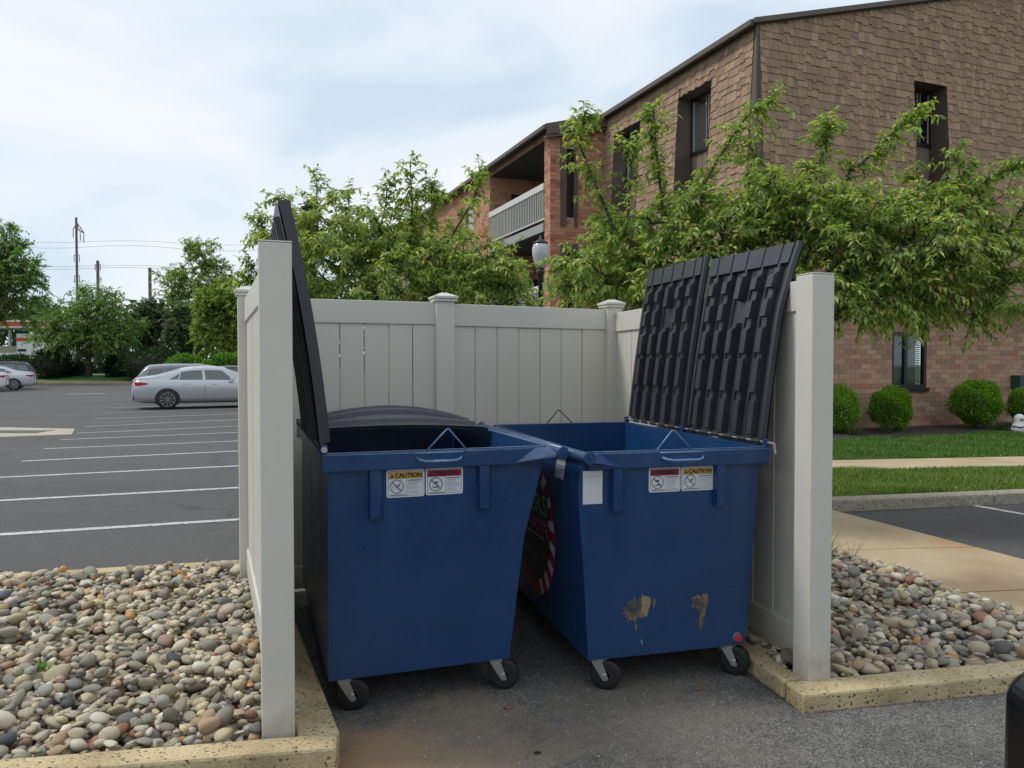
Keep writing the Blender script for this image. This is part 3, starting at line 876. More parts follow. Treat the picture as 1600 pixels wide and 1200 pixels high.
# ------------------------------------------------------------------ dumpsters
def lid_mesh(place, wid, ln, bow, name, parent, fl=0.020, curl=0.0):
    """underside towards +w ; u along the hinge, v away from it"""
    mb = MB()
    def P(u, v, w):
        t = v / ln; q = u / wid
        b = bow * 4 * t * (1 - t)
        cu = curl * (max(0, t - .6) / .4) ** 1.4 * (1 - q) ** 1.2
        return place(u, v, w - b + cu)
    NU, NV = 12, 22
    th = 0.006
    for side, w in ((0, 0.0), (1, -th)):
        b0 = len(mb.v)
        for j in range(NV + 1):
            for i in range(NU + 1):
                mb.v.append(P(wid * i / NU, ln * j / NV, w))
        for j in range(NV):
            for i in range(NU):
                q = b0 + j * (NU + 1) + i
                mb.f.append((q, q + 1, q + NU + 2, q + NU + 1)); mb.c.append(None)
    def bar(u0, u1, v0, v1, w0, w1, in_u=0.008, in0=0.004, in1=0.004, n=1):
        n = max(1, int((v1 - v0) / 0.05))
        vs = [v0 + (v1 - v0) * k / n for k in range(n + 1)]
        for k in range(n):
            a, b = vs[k], vs[k + 1]
            ta = a + in0 if k == 0 else a; tb = b - in1 if k == n - 1 else b
            mb.hexa([P(u0, a, w0), P(u1, a, w0), P(u1, b, w0), P(u0, b, w0)],
                    [P(u0 + in_u, ta, w1), P(u1 - in_u, ta, w1), P(u1 - in_u, tb, w1), P(u0 + in_u, tb, w1)])
    # edge flanges
    bar(0, 0.034, 0.01, ln, 0.0005, fl, 0.006); bar(wid - 0.034, wid, 0.01, ln, 0.0005, fl, 0.006)
    # far band, cut by five shallow grooves
    us = [0.0345]
    cols = [wid * (0.14 + 0.18 * k) for k in range(5)]
    for c in cols:
        us += [c - 0.009, c + 0.009]
    us.append(wid - 0.0345)
    for k in range(0, len(us), 2):
        bar(us[k], us[k + 1], ln * 0.885, ln - 0.002, 0.0005, 0.024, 0.001)
    for k in range(1, len(us) - 1, 2):
        bar(us[k], us[k + 1], ln * 0.87, ln - 0.002, 0.0005, 0.020, 0.001)
    hw = wid * 0.036
    for k, c in enumerate(cols):
        segs = [(.015, .20, .026, .03), (.225, .41, .032, .02), (.425, .59, .034, .07), (.61, .74, .034, .07), (.76, .872, .036, .10)]
        for si, (a, b, h, sl) in enumerate(segs):
            if k == 2 and si == 3:
                continue
            if k == 2 and si == 2:
                a, b, h, sl = .425, .60, .036, .12
            if k == 2 and si == 4:
                a, b, sl = .72, .872, .05
            bar(c - hw, c + hw, a * ln, b * ln, 0.0005, h * 1.30, hw * 0.18, 0.004, min(.045, sl * 0.6))
    for k, c in enumerate(cols):             # the bars run on at a lower height between the raised pieces
        for a_, b_ in (((.012, .88),) if k != 2 else ((.012, .60), (.74, .88))):
            bar(c - hw * .93, c + hw * .93, a_ * ln, b_ * ln, 0.0004, .026, hw * 0.16, 0.003, .01)
    for k in range(4):                       # low swages between the columns
        c = (cols[k] + cols[k + 1]) / 2
        bar(c - hw * .16, c + hw * .16, ln * .03, ln * .86, 0.0005, 0.010, 0.002)
    # outer face ridges
    for k, c in enumerate(cols):
        n = 14
        for j in range(n):
            a = ln * (.02 + .93 * j / n); b = ln * (.02 + .93 * (j + 1) / n)
            mb.hexa([P(c - hw, a, -th - .0005), P(c + hw, a, -th - .0005), P(c + hw, b, -th - .0005), P(c - hw, b, -th - .0005)],
                    [P(c - hw * .5, a, -th - .022), P(c + hw * .5, a, -th - .022), P(c + hw * .5, b, -th - .022), P(c - hw * .5, b, -th - .022)])
    return mb.build(name, 'lid_plastic', parent)

def caster_parts(parent, x, y, yaw, ztop=0.165):
    M = Matrix.Translation((x, y, 0)) @ Matrix.Rotation(R(yaw), 4, 'Z')
    g = MB()
    g.box(-.045, -.04, ztop - .012, .045, .04, ztop - .0005, M=M)
    g.box(-.028, -.028, ztop - .03, .028, .028, ztop - .0125, M=M)
    for sy in (-1, 1):
        yy = sy * 0.031
        poly = [(-.028, ztop - .03), (.022, ztop - .03), (.050, .060), (.044, .050), (.026, .050), (.018, .060)]
        g.extr(poly, lambda p: M @ Vector((p[0], yy - .002, p[1])), lambda p: M @ Vector((p[0], yy + .002, p[1])))
    g.tube([M @ Vector((.034, -.042, .072)), M @ Vector((.034, .042, .072))], .0115, 10)
    c = g.build('caster', 'zinc', parent, bevel=0.001)
    w = MB()
    n = 28
    prof = [(.020, -.024), (.045, -.022), (.066, -.024), (.071, -.018), (.0725, 0), (.071, .018), (.066, .024), (.045, .022), (.020, .024)]
    base = len(w.v)
    for r, yy in prof:
        for k in range(n):
            t = 2 * math.pi * k / n
            w.v.append(tuple(M @ Vector((.034 + r * math.cos(t), yy, .0745 + r * math.sin(t)))))
    for i in range(len(prof) - 1):
        for k in range(n):
            k2 = (k + 1) % n
            w.f.append((base + i * n + k, base + i * n + k2, base + (i + 1) * n + k2, base + (i + 1) * n + k)); w.c.append(None)
    w.build('wheel', 'rubber', c, smooth=True)

def dumpster(origin, yaw, L, front, back, zr, mirror, label, stickers, stiff, handle, loop, W0):
    """canonical: hinge side x=0, front lip at +x; mirrored about x = W0/2 for the right bin"""
    WC = W0 - .055 if mirror else .765
    root = thing('dumpster', label, 'dumpster', (origin[0], origin[1], 0), R(yaw), 'wheeled blue dumpsters in the fenced enclosure')
    z0, zt = 0.16, zr[1]
    X = (lambda x: W0 - x) if mirror else (lambda x: x)
    pl = lambda x, y, z: (X(x), y, z)
    b = MB()
    prof = list(back) + list(reversed(front))          # back: (x,z) bottom->top ; front bottom->top
    for y0, y1 in ((0.0, 0.006), (L - 0.006, L)):
        b.extr(prof, lambda p, y0=y0: pl(p[0], y0, p[1]), lambda p, y1=y1: pl(p[0], y1, p[1]))
    def wall(ps, sgn):
        for (xa, za), (xb, zb_) in zip(ps[:-1], ps[1:]):
            t = 0.006 * sgn
            b.hexa([pl(xa, .0065, za), pl(xa, L - .0065, za), pl(xb, L - .0065, zb_), pl(xb, .0065, zb_)],
                   [pl(xa + t, .0065, za), pl(xa + t, L - .0065, za), pl(xb + t, L - .0065, zb_), pl(xb + t, .0065, zb_)])
    wall(back, 1); wall(front, -1)
    b.box(*[min(X(back[0][0] + .007), X(front[0][0] - .007)), .0065, z0 + .001, max(X(back[0][0] + .007), X(front[0][0] - .007)), L - .0065, z0 + .008])
    b.build('body', 'blue_paint', root)
    xb, xf = back[-1][0], front[-1][0]
    bx = lambda mb, xa, ya, za, xc, yc, zc: mb.box(min(X(xa), X(xc)), ya, za, max(X(xa), X(xc)), yc, zc)
    r = MB()
    bx(r, xb - .028, -.036, zr[0], xf - .02, -.0005, zr[1])
    bx(r, xb - .028, L + .0005, zr[0], xf - .02, L + .036, zr[1])
    bx(r, xb - .0285, -.0003, zr[0] + .02, xb - .0005, L + .0003, zr[1] - .001)
    r.build('rim', 'blue_paint', root, bevel=0.006)
    tr = MB()                                          # pale strips painting in the sky highlight along the rim's top edge
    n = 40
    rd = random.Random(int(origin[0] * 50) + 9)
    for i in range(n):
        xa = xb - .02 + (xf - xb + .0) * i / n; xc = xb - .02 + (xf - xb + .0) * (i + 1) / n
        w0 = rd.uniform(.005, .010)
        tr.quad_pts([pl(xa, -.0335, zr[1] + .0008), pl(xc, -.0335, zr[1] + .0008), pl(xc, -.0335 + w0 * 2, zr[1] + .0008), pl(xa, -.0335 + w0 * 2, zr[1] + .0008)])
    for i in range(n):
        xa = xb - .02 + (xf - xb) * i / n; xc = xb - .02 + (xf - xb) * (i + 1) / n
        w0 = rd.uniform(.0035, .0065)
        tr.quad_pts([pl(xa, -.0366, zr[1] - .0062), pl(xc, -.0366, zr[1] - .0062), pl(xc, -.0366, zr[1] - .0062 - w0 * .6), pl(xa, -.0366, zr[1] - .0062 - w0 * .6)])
    tr.build('rim_highlight', 'worn_highlight_blue', root)
    # front lip tube and its flared panel
    tz = zr[1] - (.014 if mirror else .024); tx = xf + (.012 if mirror else .032); tx2 = xf + (.085 if mirror else .034)
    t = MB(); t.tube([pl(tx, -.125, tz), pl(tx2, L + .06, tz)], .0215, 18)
    lip = t.build('front_lip_tube', 'lip_sheen_paint', root, smooth=False)
    lip.data.polygons.foreach_set('use_smooth', [len(p.vertices) == 4 for p in lip.data.polygons])
    for ya, yb in ((-.131, -.1255), (L + .0605, L + .066)):
        e_ = MB(); ex = tx if ya < 0 else tx2; e_.tube([pl(ex, ya, tz), pl(ex, yb, tz)], .0285, 20)
        if ya < 0: e_.tube([pl(tx, -.137, tz), pl(tx, -.1313, tz)], .006, 8)
        e_.build('end_disc', 'blue_paint', lip, bevel=0.001)
    for s, yy in ((-1, -.0365), (1, L + .0365)):
        y2 = -.118 if s < 0 else L + .05
        g = MB()
        g.hexa([pl(xf - .17, yy, zr[0] + .012), pl(xf - .02, yy, zr[0] + .03), pl(xf + .005, yy, zr[1] - .004), pl(xf - .06, yy, zr[1] - .003)],
               [pl(xf - .165, yy + s * .008, zr[0] + .010), pl(xf + .004, y2, tz - .02), pl(xf + .008, y2, tz - .006), pl(xf - .06, yy + s * .008, zr[1] - .006)])
        g.build('corner_gusset', 'blue_paint', root, bevel=0.002)
    # stiffeners on the near and far plates
    for xa, xc, zb_ in stiff:
        for s in (0, 1):
            q = MB()
            y_in = -.0005 if s == 0 else L + .0005; y_out = -.032 if s == 0 else L + .032
            q.hexa([(xa, y_in, zb_), (xc, y_in, zb_), (xc, y_in, zr[0] - .0005), (xa, y_in, zr[0] - .0005)],
                   [(xa + .006, y_out, zb_ + .004), (xc - .018, y_out, zb_ + .004), (xc - .018, y_out, zr[0] - .0005), (xa + .006, y_out, zr[0] - .0005)])
            q.build('stiffener', 'blue_paint', root, bevel=0.002)
    # grab bar on the near rim and the bent wire loops
    h0, h1 = handle
    zz = zr[0] + .036
    q = MB()
    q.tube([(h0, -.036, zz + .012), (h0 + .012, -.060, zz + .004), (h0 + .04, -.075, zz), (h1 - .04, -.075, zz), (h1 - .012, -.060, zz + .004), (h1, -.036, zz + .012)], .0062, 8)
    q.tube([(h0 - .01, -.0385, zr[1] - .012), (h1 + .01, -.0385, zr[1] - .012)], .004, 6)
    q.build('grab_bar', 'worn_highlight_blue', root, smooth=True)
    for s in (0, 1):
        l0, la, l1 = loop
        yy = -.02 if s == 0 else L + .02
        q = MB(); q.tube([(l0, yy, zr[1] - .004), (la - .004, yy, zr[1] + .088), (la + .004, yy, zr[1] + .088), (l1, yy, zr[1] - .004)], .0038, 6)
        q.build('wire_loop', 'worn_highlight_blue' if s == 0 else 'black_trim', root, smooth=True)
    # hinge rod with bent ends
    hx, hz = xb - .018, zr[1] + .020
    q = MB()
    q.tube([pl(hx, -.06, hz), pl(hx, L + .03, hz)], .0062, 8)
    if mirror:
        q.tube([pl(hx, -.055, hz), pl(hx - .012, -.062, hz - .004), pl(hx - .016, -.064, hz - .05)], .0068, 8)
    else:
        q.tube([pl(hx, -.064, hz), pl(hx, -.056, hz)], .013, 8)
    q.build('hinge_rod', 'zinc', root)
    for k in range(3):
        yy = (-.03, L / 2 - .012, L - .0)[k]
        q = MB(); bx(q, hx - .012, yy, zr[1] + .0005, hx + .016, yy + .024, hz + .016); q.build('hinge_lug', 'blue_paint', root, bevel=0.003)
    nk = 12
    for k in range(nk):
        ya = .03 + (L - .08) * k / nk
        q = MB(); q.tube([pl(hx, ya, hz), pl(hx, ya + (L - .08) / nk * .55, hz)], .0125, 8)
        q.build('hinge_knuckle', 'lid_plastic', root)
    # casters
    for cx, cy, yw in ((.075, .065, -12), (WC, .065, -20), (.075, L - .09, 25), (WC, L - .09, 40)):
        caster_parts(root, cx, cy, yw + (0 if not mirror else -18))
    return root, pl, (hx, hz), X

# left bin
LB = dict(origin=(-0.775, 3.215), yaw=19.0, L=1.62)
rootL, plL, (hxL, hzL), XL = dumpster(LB['origin'], LB['yaw'], LB['L'], [(.805, .16), (.88, .72), (.945, .95), (.985, 1.128)], [(0, .16), (0, 1.128)], (1.05, 1.13), False,
    'left blue dumpster with one lid standing open and the far lid shut', None, [(.168, .235, .84), (.652, .72, .855)], (.372, .572), (.42, .515, .60), .91)
def lid_open(pl, hx, hz, y0, wid, ln, lean, bow, parent, curl=0.0, fl=.02):
    sl, cl = math.sin(R(lean)), math.cos(R(lean))
    def place(u, v, w):
        return pl(hx - sl * v + cl * w * 1.0, y0 + u, hz + cl * v + sl * w)
    return lid_mesh(place, wid, ln, bow, 'lid', parent, fl=fl, curl=curl)
o = lid_open(plL, hxL - .012, hzL + .006, .0, .79, 1.03, 9.0, -.018, rootL, fl=.045)
o['label'] = 'open black lid leaning back on the left fence'
def lid_closed(pl, hx, hz, y0, wid, ln, rise, parent):
    def place(u, v, w):
        t = v / ln
        q = min(u, wid - u) / .34; q = min(1, max(0, q)); q = q * q * (3 - 2 * q)
        return pl(hx + v, y0 + u, hz - .004 + rise * max(0, math.sin(math.pi * min(1, max(0, t)))) ** 0.8 * (.22 + .78 * q) - .012 * t - w * .8)
    return lid_mesh(place, wid, ln, 0.0, 'lid', parent)
o = lid_closed(plL, hxL, hzL + .012, .80, .79, .975, .088, rootL)
o['label'] = 'closed domed grey-black lid over the far half'
nearL = lambda x, z: (lambda a, b, d: (x + a, -.0005 - d, z + b))
warn_sticker(rootL, nearL(.248, .926), .166, .120, 'CAUTION', 1)
warn_sticker(rootL, nearL(.420, .928), .168, .120, 'WARNING', 2)

# right bin (its lip is on the left)
RB = dict(origin=(0.345, 3.445), yaw=15.0, L=1.62)
W0 = 0.80
rootR, plR, (hxR, hzR), XR = dumpster(RB['origin'], RB['yaw'], RB['L'], [(.80, .16), (.825, .60), (.852, .94), (.83, 1.108)], [(0, .16), (-.066, .95), (-.078, 1.108)], (1.03, 1.11), True,
    'right blue dumpster with scraped paint low on its side and two black lids standing open', None, [(.103, .170, .835), (.622, .688, .835)], (.342, .548), (.322, .405, .505), W0)
o = lid_open(plR, hxR - .012, hzR + .006, .005, .765, .985, 8.9, -.010, rootR, curl=-0.05)
o['label'] = 'nearer open lid, ribbed underside facing the bins'
o = lid_open(plR, hxR - .012, hzR + .006, .805, .795, 1.01, 8.2, -.010, rootR, curl=0.0)
o['label'] = 'farther open lid, ribbed underside facing the bins'
nearR = nearL
warn_sticker(rootR, nearR(.294, .912), .160, .116, 'WARNING', 3)
warn_sticker(rootR, nearR(.459, .912), .166, .116, 'CAUTION', 4)
P = Print(nearR(-.028, .872))
P.rect(0, 0, .094, .150, (0.60, 0.62, 0.62)); P.rect(.010, .128, .084, .1295, (0.3, 0.3, 0.3)); P.rect(.010, .122, .080, .1235, (0.35, 0.35, 0.35), 0)
P.mb.build('white_label', 'print', rootR)
# scraped paint
def scrape(parent, pts, mat, lift, name='paint_scrape'):
    MB().quad_pts([(x, -.0008 - lift, z) for x, z in pts]).build(name, mat, parent)
rd = random.Random(8)
def ragged(cx, cz, rx, rz, n=26, j=0.35):
    return [(cx + rx * math.cos(2 * math.pi * k / n) * rd.uniform(1 - j, 1 + j * .5), cz + rz * math.sin(2 * math.pi * k / n) * rd.uniform(1 - j, 1 + j * .6)) for k in range(n)]
scrape(rootR, ragged(.230, .375, .062, .050, 34, .42), 'bare_scrape', 0)
scrape(rootR, ragged(.220, .385, .045, .034, 22, .4), 'dark_scrape', .0006)
scrape(rootR, [(.262, .445), (.268, .436), (.284, .433), (.305, .424), (.306, .395), (.296, .372), (.288, .340), (.276, .336), (.270, .352), (.256, .37), (.262, .40), (.258, .42)], 'tan_scrape', .0010)
scrape(rootR, ragged(.322, .398, .008, .026, 12), 'bare_scrape', 0)
scrape(rootR, [(.188, .345), (.198, .343), (.196, .315), (.190, .322)], 'bare_scrape', 0)
scrape(rootR, [(.228, .325), (.236, .322), (.24, .29), (.232, .272), (.226, .30)], 'bare_scrape', 0)
scrape(rootR, ragged(.558, .385, .046, .034, 26, .42), 'bare_scrape', 0)
scrape(rootR, ragged(.540, .386, .024, .020, 18, .35), 'dark_scrape', .0006)
scrape(rootR, [(.572, .42), (.60, .424), (.602, .38), (.588, .345), (.585, .315), (.570, .268), (.556, .255), (.552, .30), (.560, .34), (.562, .38)], 'bare_scrape', .0004)
scrape(rootR, [(.255, .232), (.262, .235), (.268, .215), (.262, .205)], 'worn_highlight_blue', 0)
scrape(rootR, [(.492, .46), (.496, .462), (.499, .452), (.494, .450)], 'bare_scrape', 0)
# drain plug
q = MB(); q.tube([(.752, -.0005, .202), (.752, -.010, .202)], .023, 8); cpl = q.build('drain_collar', 'worn_highlight_blue', rootR, bevel=.002)
q = MB(); q.tube([(.754, -.0105, .199), (.754, -.022, .199)], .018, 12); q.box(.748, -.030, .193, .760, -.0225, .205); q.build('drain_plug', 'red_plastic', cpl, bevel=.003)
# printed panel on the sloping front of the right bin (faces the left bin)
def fpl(a, bz, d):
    """a: distance from the near end measured towards the back, bz: height"""
    fr = [(.80, .16), (.825, .60), (.852, .94), (.83, 1.108)]
    for (xa, za), (xb_, zb_) in zip(fr[:-1], fr[1:]):
        if bz <= zb_ or zb_ == 1.108:
            x = xa + (xb_ - xa) * (bz - za) / (zb_ - za); break
    return (XR(x + .0012 + d), a, bz)
class FP(Print):
    pass
D = Print(fpl, .0006)
ccx, ccz, cr = .80, .66, .415
def disc(r, col, a0=0, a1=360, n=48, r0=0.0):
    D.k += 1
    for i in range(n):
        t0 = R(a0 + (a1 - a0) * i / n); t1 = R(a0 + (a1 - a0) * (i + 1) / n)
        m_ = 6
        for q_ in range(m_):
            ra = r0 + (r - r0) * q_ / m_; rb = r0 + (r - r0) * (q_ + 1) / m_
            D.mb.quad_pts([D.place(ccx + rr * math.cos(t), min(.935, ccz + rr * math.sin(t)), D.step * D.k) for rr, t in ((ra, t0), (rb, t0), (rb, t1), (ra, t1))], col)
disc(cr, (0.42, 0.03, 0.06))
for k, a in enumerate(range(100, 260, 18)):
    disc(cr - .004, (0.75, 0.72, 0.72), a, a + 8, 4, cr - .10)
disc(cr - .085, (0.035, 0.028, 0.024))
for k in range(26):
    a_ = rd.uniform(0, 6.28); r_ = rd.uniform(0.05, .27); x_, z_ = ccx + r_ * math.cos(a_), ccz - .08 + r_ * .6 * math.sin(a_)
    D.k += .1
    D.mb.quad_pts([D.place(px_, pz_, D.step * D.k) for px_, pz_ in ragged(x_, z_, .05, .016, 10)], rd.choice([(0.06, 0.05, 0.03), (0.025, 0.02, 0.018), (0.09, 0.075, 0.05), (0.05, 0.045, 0.035)]))
def dtext(txt, a_right, z, size, col, bold, sx):
    D.k += 1
    vs, fs = text_faces(txt, size, bold, 'RIGHT', sx)
    D.mb.add([D.place(a_right - vx, z + vy, D.step * D.k) for vx, vy in vs], fs, col)
dtext('ERS', .455, .715, .165, (0.012, 0.014, 0.012), .012, 1.3); dtext('ERS', .462, .72, .155, (0.12, 0.48, 0.17), .004, 1.35)
D.k += 1
dtext('WASTE', .465, .615, .105, (0.65, 0.09, 0.20), .003, 1.25)
D.poly([(.56, .585), (.56, .60), (1.0, .60), (1.0, .585)], (0.35, 0.35, 0.33))
D.mb.build('printed_panel', 'print', rootR)
D2 = Print(fpl, .0008)
D2.poly([(.20, .955), (.20, 1.062), (.33, 1.062), (.33, .955)], (0.50, 0.52, 0.56))
for k in range(4):
    D2.rect(.21, .965 + .016 * k, .32, .968 + .016 * k, (0.2, 0.2, 0.25), 1 if k == 0 else 0)
D2.mb.build('white_label', 'print', rootR)
# ------------------------------------------------------------------ apartment building
BYAW = 21.5
bld = thing('apartment_building', 'brown shingled brick apartment building with recessed windows and a covered balcony', 'building', (4.95, 15.70, 0), R(BYAW))
rgb = np.random.default_rng(5)
random.seed(11)
TOP = 8.37; PITCH = 0.266; ZS = 2.92; LEAN = 0.055
GW = 15.0                                        # gable width
def gable(x):
    return TOP + PITCH * (x if x < GW / 2 else GW - x)
def grid_wall(mb, u0, u1, z0, z1, holes, P, top=None):
    us = sorted({u0, u1, *[h[0] for h in holes], *[h[1] for h in holes]}); zs = sorted({z0, z1, *[h[2] for h in holes], *[h[3] for h in holes]})
    us = [u for u in us if u0 <= u <= u1]; zs = [z for z in zs if z0 <= z <= z1]
    for a, b in zip(us[:-1], us[1:]):
        for c, d in zip(zs[:-1], zs[1:]):
            um, zm = (a + b) / 2, (c + d) / 2
            if any(h[0] < um < h[1] and h[2] < zm < h[3] for h in holes):
                continue
            mb.quad_pts([P(a, c, 0), P(b, c, 0), P(b, d, 0), P(a, d, 0)])
    if top:
        mb.quad_pts([P(u0, z1, 0)] + [P(u1, z1, 0)] + [P(u, top(u), 0) for u in (u1, (u0 + u1) / 2, u0)])
# planes: P(u, z, out)
eR = lambda z: LEAN * (TOP - min(z, TOP)) + 0.02
Rsh = lambda u, z, o: (u, -eR(z) - o, z)              # right gable, shingled
Lsh = lambda u, z, o: (-eR(z) - o, u, z)              # left side, shingled
Rbr = lambda u, z, o: (u, -o, z)
Lbr = lambda u, z, o: (-o, u, z)
Fbay = lambda u, z, o: (u, 6.37 - o, z)                # front of the projecting bay (u negative)
Bx = -1.69
Sbay = lambda u, z, o: (Bx - o, u, z)                  # long side of the bay
holesR = [(4.23, 5.22, 5.15, 7.80), (10.3, 11.6, 5.15, 7.80)]
holesL = [(1.40, 2.67, 4.7, 7.74), (4.39, 5.72, 4.7, 7.74)]
w = MB()
grid_wall(w, 0, GW, ZS, TOP, holesR, Rsh, gable)
grid_wall(w, 0, 6.37, ZS, TOP, holesL, Lsh)
# underside of the shingled storeys
w.quad_pts([Rsh(0, ZS, 0), Rsh(GW, ZS, 0), (GW, 0, ZS), (0, 0, ZS)]); w.quad_pts([Lsh(0, ZS, 0), Lsh(6.37, ZS, 0), (0, 6.37, ZS), (0, 0, ZS)])
w.quad_pts([Rsh(0, ZS, 0), Lsh(0, ZS, 0), (0, 0, ZS)])
w.quad_pts([Rsh(0, TOP, 0), Lsh(0, TOP, 0), Lsh(0, ZS, 0), (-eR(ZS) , -eR(ZS), ZS), Rsh(0, ZS, 0)])
shw = w.build('shingle_wall', 'shingle_backing', bld)
# shingles
SHC = [S(138, 114, 93), S(144, 119, 97), S(132, 108, 89), S(149, 124, 101), S(127, 104, 87), S(140, 113, 92)]
SHC = [tuple(v * 1.22 for v in c) for c in SHC]
def shingles(P, u0, u1, z0, top, holes, seed, edge0=0.0):
    rd = random.Random(seed); out = []
    pitch = 0.178; z = z0
    while z < top(u1 if top(u1) > top(u0) else u0) + 0.1 or (z < 10.6 and top((u0 + u1) / 2) > z):
        u = u0 - rd.uniform(0, .15)
        while u < u1:
            wd = rd.choice([0.10, 0.13, 0.15, 0.18]) * rd.uniform(.9, 1.1)
            a, b = max(u, u0 + edge0), min(u + wd - 0.005, u1)
            u += wd
            if b - a < 0.03: continue
            dz = rd.choice([0, 0, 0, 0.05])
            tz = min(top(a), top(b))
            za, zb = z + dz, min(z + pitch + 0.05, tz)
            if zb - za < 0.04 or za > tz: continue
            cut = False
            for h in holes:
                if b > h[0] + .004 and a < h[1] - .004 and zb > h[2] and za < h[3]:
                    if a < h[0] - .03: b = h[0]
                    elif b > h[1] + .03: a = h[1]
                    elif za < h[2] - 0.05: zb = h[2]
                    elif zb > h[3] + 0.04: za = h[3]
                    else: cut = True
            if cut or b - a < .03 or zb - za < .03: continue
            th = rd.choice([.020, .024, .028])
            out.append((a, b, za, zb, th, rd.choice(SHC), rd.uniform(.92, 1.08)))
        z += pitch
    return out
def shingle_geo(mb, P, s, col=None):
    a, b, za, zb, th, c, k = s
    mb.add([P(a, za, .001), P(b, za, .001), P(b, zb, .001), P(a, zb, .001), P(a, za, th), P(b, za, th), P(b, zb, .006), P(a, zb, .006)],
           [(4, 5, 6, 7), (0, 1, 5, 4), (1, 2, 6, 5), (3, 0, 4, 7)], col or tuple(x * k for x in c))
def single_and_rest(items, geo, P_, name, mat, parent, count, key):
    order = sorted(range(len(items)), key=lambda i: key(items[i]))
    sing = set(order[:count])
    rest = MB()
    for i, s in enumerate(items):
        if i in sing:
            mb = MB(); geo(mb, P_[s[-1]] if isinstance(P_, dict) else P_, s); mb.build(name, mat, parent)
        else:
            geo(rest, P_[s[-1]] if isinstance(P_, dict) else P_, s)
    if rest.v:
        stuff(rest.build(name + 's', mat, parent))
SR = shingles(Rsh, 0, GW, ZS, gable, holesR, 1, 0.04)
SL = shingles(Lsh, 0, 6.37, ZS, lambda u: TOP - .06, holesL, 2, 0.04)
allS = [(*s, 'R') for s in SR] + [(*s, 'L') for s in SL]
def sgeo(mb, P, s): shingle_geo(mb, P, s[:7])
def skey(s):                                       # hidden ones (behind the cherry tree, out of frame) last
    if s[7] == 'R':
        return (0 if (s[2] > 6.0 and s[0] < 6.9) else 1, abs(s[0] - 2.5) + abs(s[2] - 8.0) * .6)
    return (0 if s[2] > 6.4 else 1, 3.2 + s[0])
single_and_rest(allS, sgeo, {'R': Rsh, 'L': Lsh}, 'shingle', 'shingle_mat', shw, 296, skey)
# corner board and fascias
cb = MB()
for z0_, z1_ in ((ZS, TOP),):
    a = 0.045
    f = lambda x, y, z: (-eR(z) - .034 + x, -eR(z) - .034 + y, z)
    cb.hexa([f(0, 0, ZS), f(a, 0, ZS), f(a, a, ZS), f(0, a, ZS)], [f(0, 0, TOP - .05), f(a, 0, TOP - .05), f(a, a, TOP - .05), f(0, a, TOP - .05)])
cb.build('corner_board', 'brown_trim', bld)
# roof over the main block and the bay
rf = MB()
def roofslab(x0, z0_, x1, z1_, y0, y1, t=0.10):
    rf.hexa([(x0, y0, z0_), (x1, y0, z1_), (x1, y1, z1_), (x0, y1, z0_)], [(x0, y0, z0_ + t), (x1, y0, z1_ + t), (x1, y1, z1_ + t), (x0, y1, z0_ + t)])
roofslab(-.16, TOP - .03, GW / 2, gable(GW / 2), -.14, 32); roofslab(GW / 2 + .002, gable(GW / 2), GW + .16, TOP - .03, -.14, 32)
roofslab(Bx - .22, TOP - .03 - PITCH * (1.69 + .06), -.162, TOP - .031, 6.20, 32)
roof = rf.build('roof', 'brown_trim', bld)
ft = MB()
ft.box(-.24, -.10, TOP - .08, -.165, 6.195, TOP + .045)                                             # gutter of the main eave
ft.build('gutter', 'brown_trim', bld, bevel=.015)
ft = MB(); zb_ = TOP - PITCH * 1.75
ft.box(Bx - .31, 6.15, zb_ - .10, Bx - .225, 32, zb_ + .02); ft.build('gutter', 'brown_trim', bld, bevel=.015)
ft = MB()
ft.hexa([(Bx - .2, 6.17, zb_ - .22), (-.04, 6.17, TOP - .28), (-.04, 6.196, TOP - .28), (Bx - .2, 6.196, zb_ - .22)],
        [(Bx - .2, 6.17, zb_ + .06), (-.04, 6.17, TOP + .06), (-.04, 6.196, TOP + .06), (Bx - .2, 6.196, zb_ + .06)])
ft.hexa([(Bx - .2, 6.20, zb_ - .30), (-.04, 6.20, TOP - .36), (-.04, 6.366, TOP - .36), (Bx - .2, 6.366, zb_ - .30)],
        [(Bx - .2, 6.20, zb_ - .24), (-.04, 6.20, TOP - .30), (-.04, 6.366, TOP - .30), (Bx - .2, 6.366, zb_ - .24)])
ft.build('fascia', 'brown_trim', bld)
for yy, xx in ((9.6, -1.1), (16.0, -.9)):
    v = MB(); zv = TOP + PITCH * xx
    v.lathe([(.10, zv - .05), (.10, zv + .28), (.19, zv + .28), (.19, zv + .36), (.12, zv + .42)], xx, yy, 12)
    v.build('roof_vent', 'slab_grey', bld)
